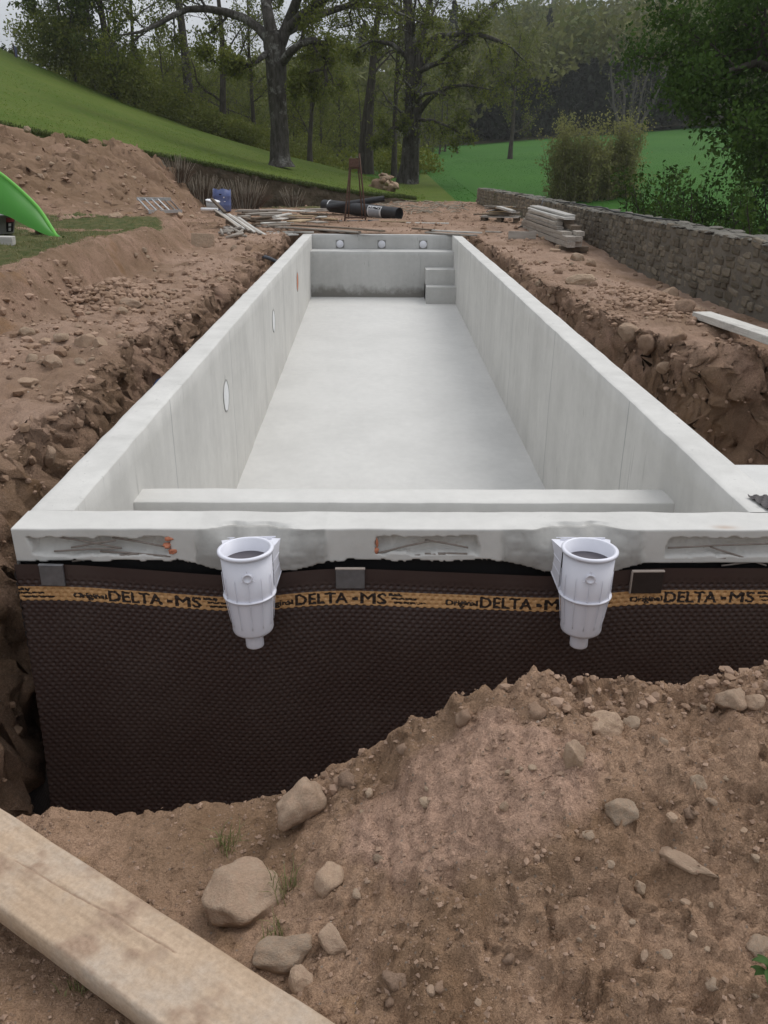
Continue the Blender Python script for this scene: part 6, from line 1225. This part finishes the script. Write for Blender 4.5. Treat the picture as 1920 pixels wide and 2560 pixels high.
for k in range(4):
    s_ = idx == k; rot = r.uniform(0, 6.28, s_.sum()); sc = r.uniform(.42, .80, s_.sum()); v, f = stamp((tm[k][0], tm[k][1]), px_[s_], rot, sc); wV.append(v); wF.append(f+o1); o1 += len(v); v, f = stamp((tm[k][2], tm[k][3]), px_[s_], rot, sc)
    if k < 3: lV.append(v); lF.append(f+o2); o2 += len(v)
    else: lV2.append(v); lF2.append(f+o3); o3 += len(v)
wl = empty('woodland', (-15, 75, 0)); tag(wl, 'dense spring woodland behind the lawn', 'woodland', kind='stuff'); wb_ = np.array([-15, 75, 0])
tag(mobj('trunks', np.concatenate(wV)-wb_, np.concatenate(wF), M_BARK2, wl), kind='stuff'); tag(mobj('foliage', np.concatenate(lV)-wb_, np.concatenate(lF), M_LEAF_OLIVE, wl, smooth=False), kind='stuff'); tag(mobj('yellow_foliage', np.concatenate(lV2)-wb_, np.concatenate(lF2), M_LEAF_YEL, wl, smooth=False), kind='stuff')
# understorey of yellow-green shrubs just behind the lawn crest
n = 26000; cx = np.stack([r.uniform(-22, 3, 120), r.uniform(55, 66, 120)], -1); ci = r.integers(0, 120, n); u = r.normal(size=(n, 3)); u /= np.linalg.norm(u, axis=1, keepdims=True); rad = r.uniform(.5, 1, n)**.5
C = np.stack([cx[ci, 0]+u[:, 0]*rad*1.9, cx[ci, 1]+u[:, 1]*rad*1.6, np.interp(cx[ci, 0], [-34, -20, -10, -3, 3], [4.5, 2.8, .8, -.3, .4])+.9+u[:, 2]*rad*1.5*(.6+.6*(ci % 7)/7)], -1); v, f = leafquads(C, .13, r)
tag(mobj('understorey', v, f, M_LEAF_YEL), 'yellow-green undergrowth behind the lawn crest', 'undergrowth', kind='stuff')
n = 34000; cx = np.stack([r.uniform(-24, -3, 110), r.uniform(53, 62, 110)], -1); ci = r.integers(0, 110, n); u = r.normal(size=(n, 3)); u /= np.linalg.norm(u, axis=1, keepdims=True); rad = r.uniform(.3, 1, n)**.5
C = np.stack([cx[ci, 0]+u[:, 0]*rad*1.8, cx[ci, 1]+u[:, 1]*rad*1.5, np.interp(cx[ci, 0], [-34, -20, -10, -3, 3], [6.5, 4.6, 2.0, .6, .4])+.6+u[:, 2]*rad*1.7*(.6+.8*(ci % 7)/7)], -1); C = C[935+(C[:, 0]+.2)*2275/(C[:, 1]+3.2) > 100]; n = 22000; cx = np.stack([r.uniform(-19.5, -7.5, 46), r.uniform(50.2, 52.5, 46)], -1); ci = r.integers(0, 46, n); u = r.normal(size=(n, 3)); u /= np.linalg.norm(u, axis=1, keepdims=True); rad = r.uniform(.2, 1, n)**.5; lf_ = sstep(-9, -16, cx[ci, 0])
C2 = np.stack([cx[ci, 0]+u[:, 0]*rad*1.5, cx[ci, 1]+u[:, 1]*rad*1.0, lawn_z(cx[ci, 0], np.full(n, 50.0))+.5+1.1*lf_+u[:, 2]*rad*(.7+1.5*lf_*(.4+.6*(ci % 5)/4))], -1); C2 = C2[(935+(C2[:, 0]+.2)*2275/(C2[:, 1]+3.2) > 95)]
v, f = leafquads(np.concatenate([C, C2]), .09, r)
tag(mobj('brushwood', v, f, M_LEAF_OLIVE), 'olive brushwood along the lawn crest', 'brushwood', kind='stuff')
def crown(seed, nl, ls, hgt, wid):
    q_ = np.random.default_rng(seed); lob = q_.normal(size=(9, 3)); lob /= np.linalg.norm(lob, axis=1, keepdims=True); lob = lob*np.array([wid*.55, wid*.55, hgt*.28])*q_.uniform(.5, 1, (9, 1))+np.array([0, 0, hgt*.58]); k = q_.integers(0, 9, nl); u_ = q_.normal(size=(nl, 3)); u_ /= np.linalg.norm(u_, axis=1, keepdims=True)
    return leafquads(lob[k]+u_*(q_.uniform(.4, 1, nl)**.4)[:, None]*wid*.45, ls, q_)
def conifer(seed, nl, hgt, wid):
    q_ = np.random.default_rng(seed); z = q_.uniform(.05, 1, nl)**.8; a = q_.uniform(0, 6.28, nl); rr = wid*(1-z)*q_.uniform(.5, 1, nl)+.15; V, F = leafquads(np.stack([rr*np.cos(a), rr*np.sin(a), z*hgt], -1), .45, q_, .8); return V, F
n = 720; y = np.where(np.arange(n) < 110, 122.5+r.random(n)*5, 126+r.random(n)**.8*205); x = r.uniform(-70, 160, n)*(.55+.45*(y-120)/200); fr_row = (np.arange(n) < 110) & (x > 12) & (x < 46); y = np.where(fr_row, y+12, y); z = hill_z(x, y); pos = np.stack([x, y, z], -1); kd = np.where(r.random(n) < .05, 4, r.integers(0, 4, n))
oliv, yel, dark = [], [], []
dens = fbm(P3(x, y), .02, 2, 171)
for k in range(5):
    con = (dens > .25) if k == 4 else None; s_ = (kd == k) & ((k < 4) | (y > 170))
    if not s_.any(): continue
    tmpl = crown(400+k, 230, .50, 11, 5.0) if k < 4 else conifer(404, 380, 13, 3.2); v, f = stamp(tmpl, pos[s_], r.uniform(0, 6.28, s_.sum()), r.uniform(.7, 1.25, s_.sum())); (dark if k == 4 else (yel if k == 2 else oliv)).append((v, f))
rowx = np.linspace(14, 44, 60); rp = np.stack([rowx+r.normal(0, .5, 60), 123.5+r.uniform(0, 9, 60), np.zeros(60)], -1); rp[:, 2] = hill_z(rp[:, 0], rp[:, 1])-.8; v, f = stamp(conifer(405, 420, 7.5, 2.6), rp, r.uniform(0, 6.28, 60), r.uniform(.8, 1.2, 60)); dark.append((v, f))
M_HILL1 = leafmat('hill_leaf', (.105, .118, .028), (.165, .172, .052), .3); M_HILL2 = leafmat('hill_leaf_green', (.085, .110, .030), (.135, .160, .046), .3); M_CON = leafmat('conifer_needles', (.008, .013, .008), (.022, .030, .016), .05)
fo = empty('hill_forest', (40, 220, 20)); tag(fo, 'forest covering the far hillside', 'forest', kind='stuff'); fb = np.array([40, 220, 20])
for nm, lst, mt in (('olive_crowns', oliv, M_HILL1), ('green_crowns', yel, M_HILL2), ('conifers', dark, M_CON)):
    off = 0; VV, FF = [], []
    for v, f in lst: VV.append(v); FF.append(f+off); off += len(v)
    tag(mobj(nm, np.concatenate(VV)-fb, np.concatenate(FF), mt, fo, smooth=False), kind='stuff')
# goal frame and grey roof on the lawn crest, far bush
c_ = at(43, 158, y=50); g = empty('climbing_frame', tuple(c_), label='thin metal frame with blue net on the lawn crest', cat='frame'); M_PIPE = simple('thin_pipe', (.10, .07, .06), bstr=0); M_NET = simple('blue_net', (.10, .12, .22), (.16, .18, .28), 20, bstr=0)
def fr_(a, b_, rr, nm): MB().tube(np.linspace(at(*a, y=50)-c_, at(*b_, y=50)-c_, 4), rr, 6).build(nm, M_PIPE, g)
fr_((32, 108), (41, 158), .035, 'post'); fr_((32, 120), (25, 121), .02, 'arm'); fr_((25, 121), (22, 133), .02, 'arm'); fr_((43, 118), (43, 158), .02, 'post')
mb = MB()
for k in range(9): mb.tube(np.linspace(at(34+k*.9, 112+k*1.0, y=50)-c_, at(39+k*.5, 156, y=50)-c_, 3), .012, 4)
mb.build('net', M_NET, g)
c_ = at(90, 178, y=58); g = empty('grey_roof', tuple(c_), label='pale grey vehicle roof showing over the lawn crest', cat='vehicle'); mb = MB(); mb.box((0, 0, .1), (1.0, 1.6, .5), bev=.3); mb.build('roof', simple('pale_roof', (.33, .34, .37), bstr=0, rough=.4), g); mb = MB(); mb.box((0, -.1, -.3), (1.15, 1.9, .5), bev=.2); mb.build('body', simple('body_grey', (.28, .29, .31), bstr=0, rough=.4), g)
b_ = at(3, 160, y=54); shrub('far_bush', 'small green bush on the lawn crest at the far left', b_-[0, 0, .3], 20, 1.3, (.6, .4), 8, .09, 77, M_LEAF_GREEN)


# thin air between the camera and the hill
mb = MB(); mb.box((60, 190, 31), (800, 560, 70), bev=0.001); hz = mb.build('haze', None); tag(hz, 'thin pale haze in the air', 'haze', kind='stuff')
m = bpy.data.materials.new('haze_air'); m.use_nodes = True; t = m.node_tree; t.nodes.clear(); ou = t.nodes.new('ShaderNodeOutputMaterial'); pv = t.nodes.new('ShaderNodeVolumePrincipled')
pv.inputs['Color'].default_value = (.95, .96, .94, 1); pv.inputs['Density'].default_value = .0004; pv.inputs['Anisotropy'].default_value = .2; t.links.new(pv.outputs[0], ou.inputs['Volume']); hz.data.materials.append(m)
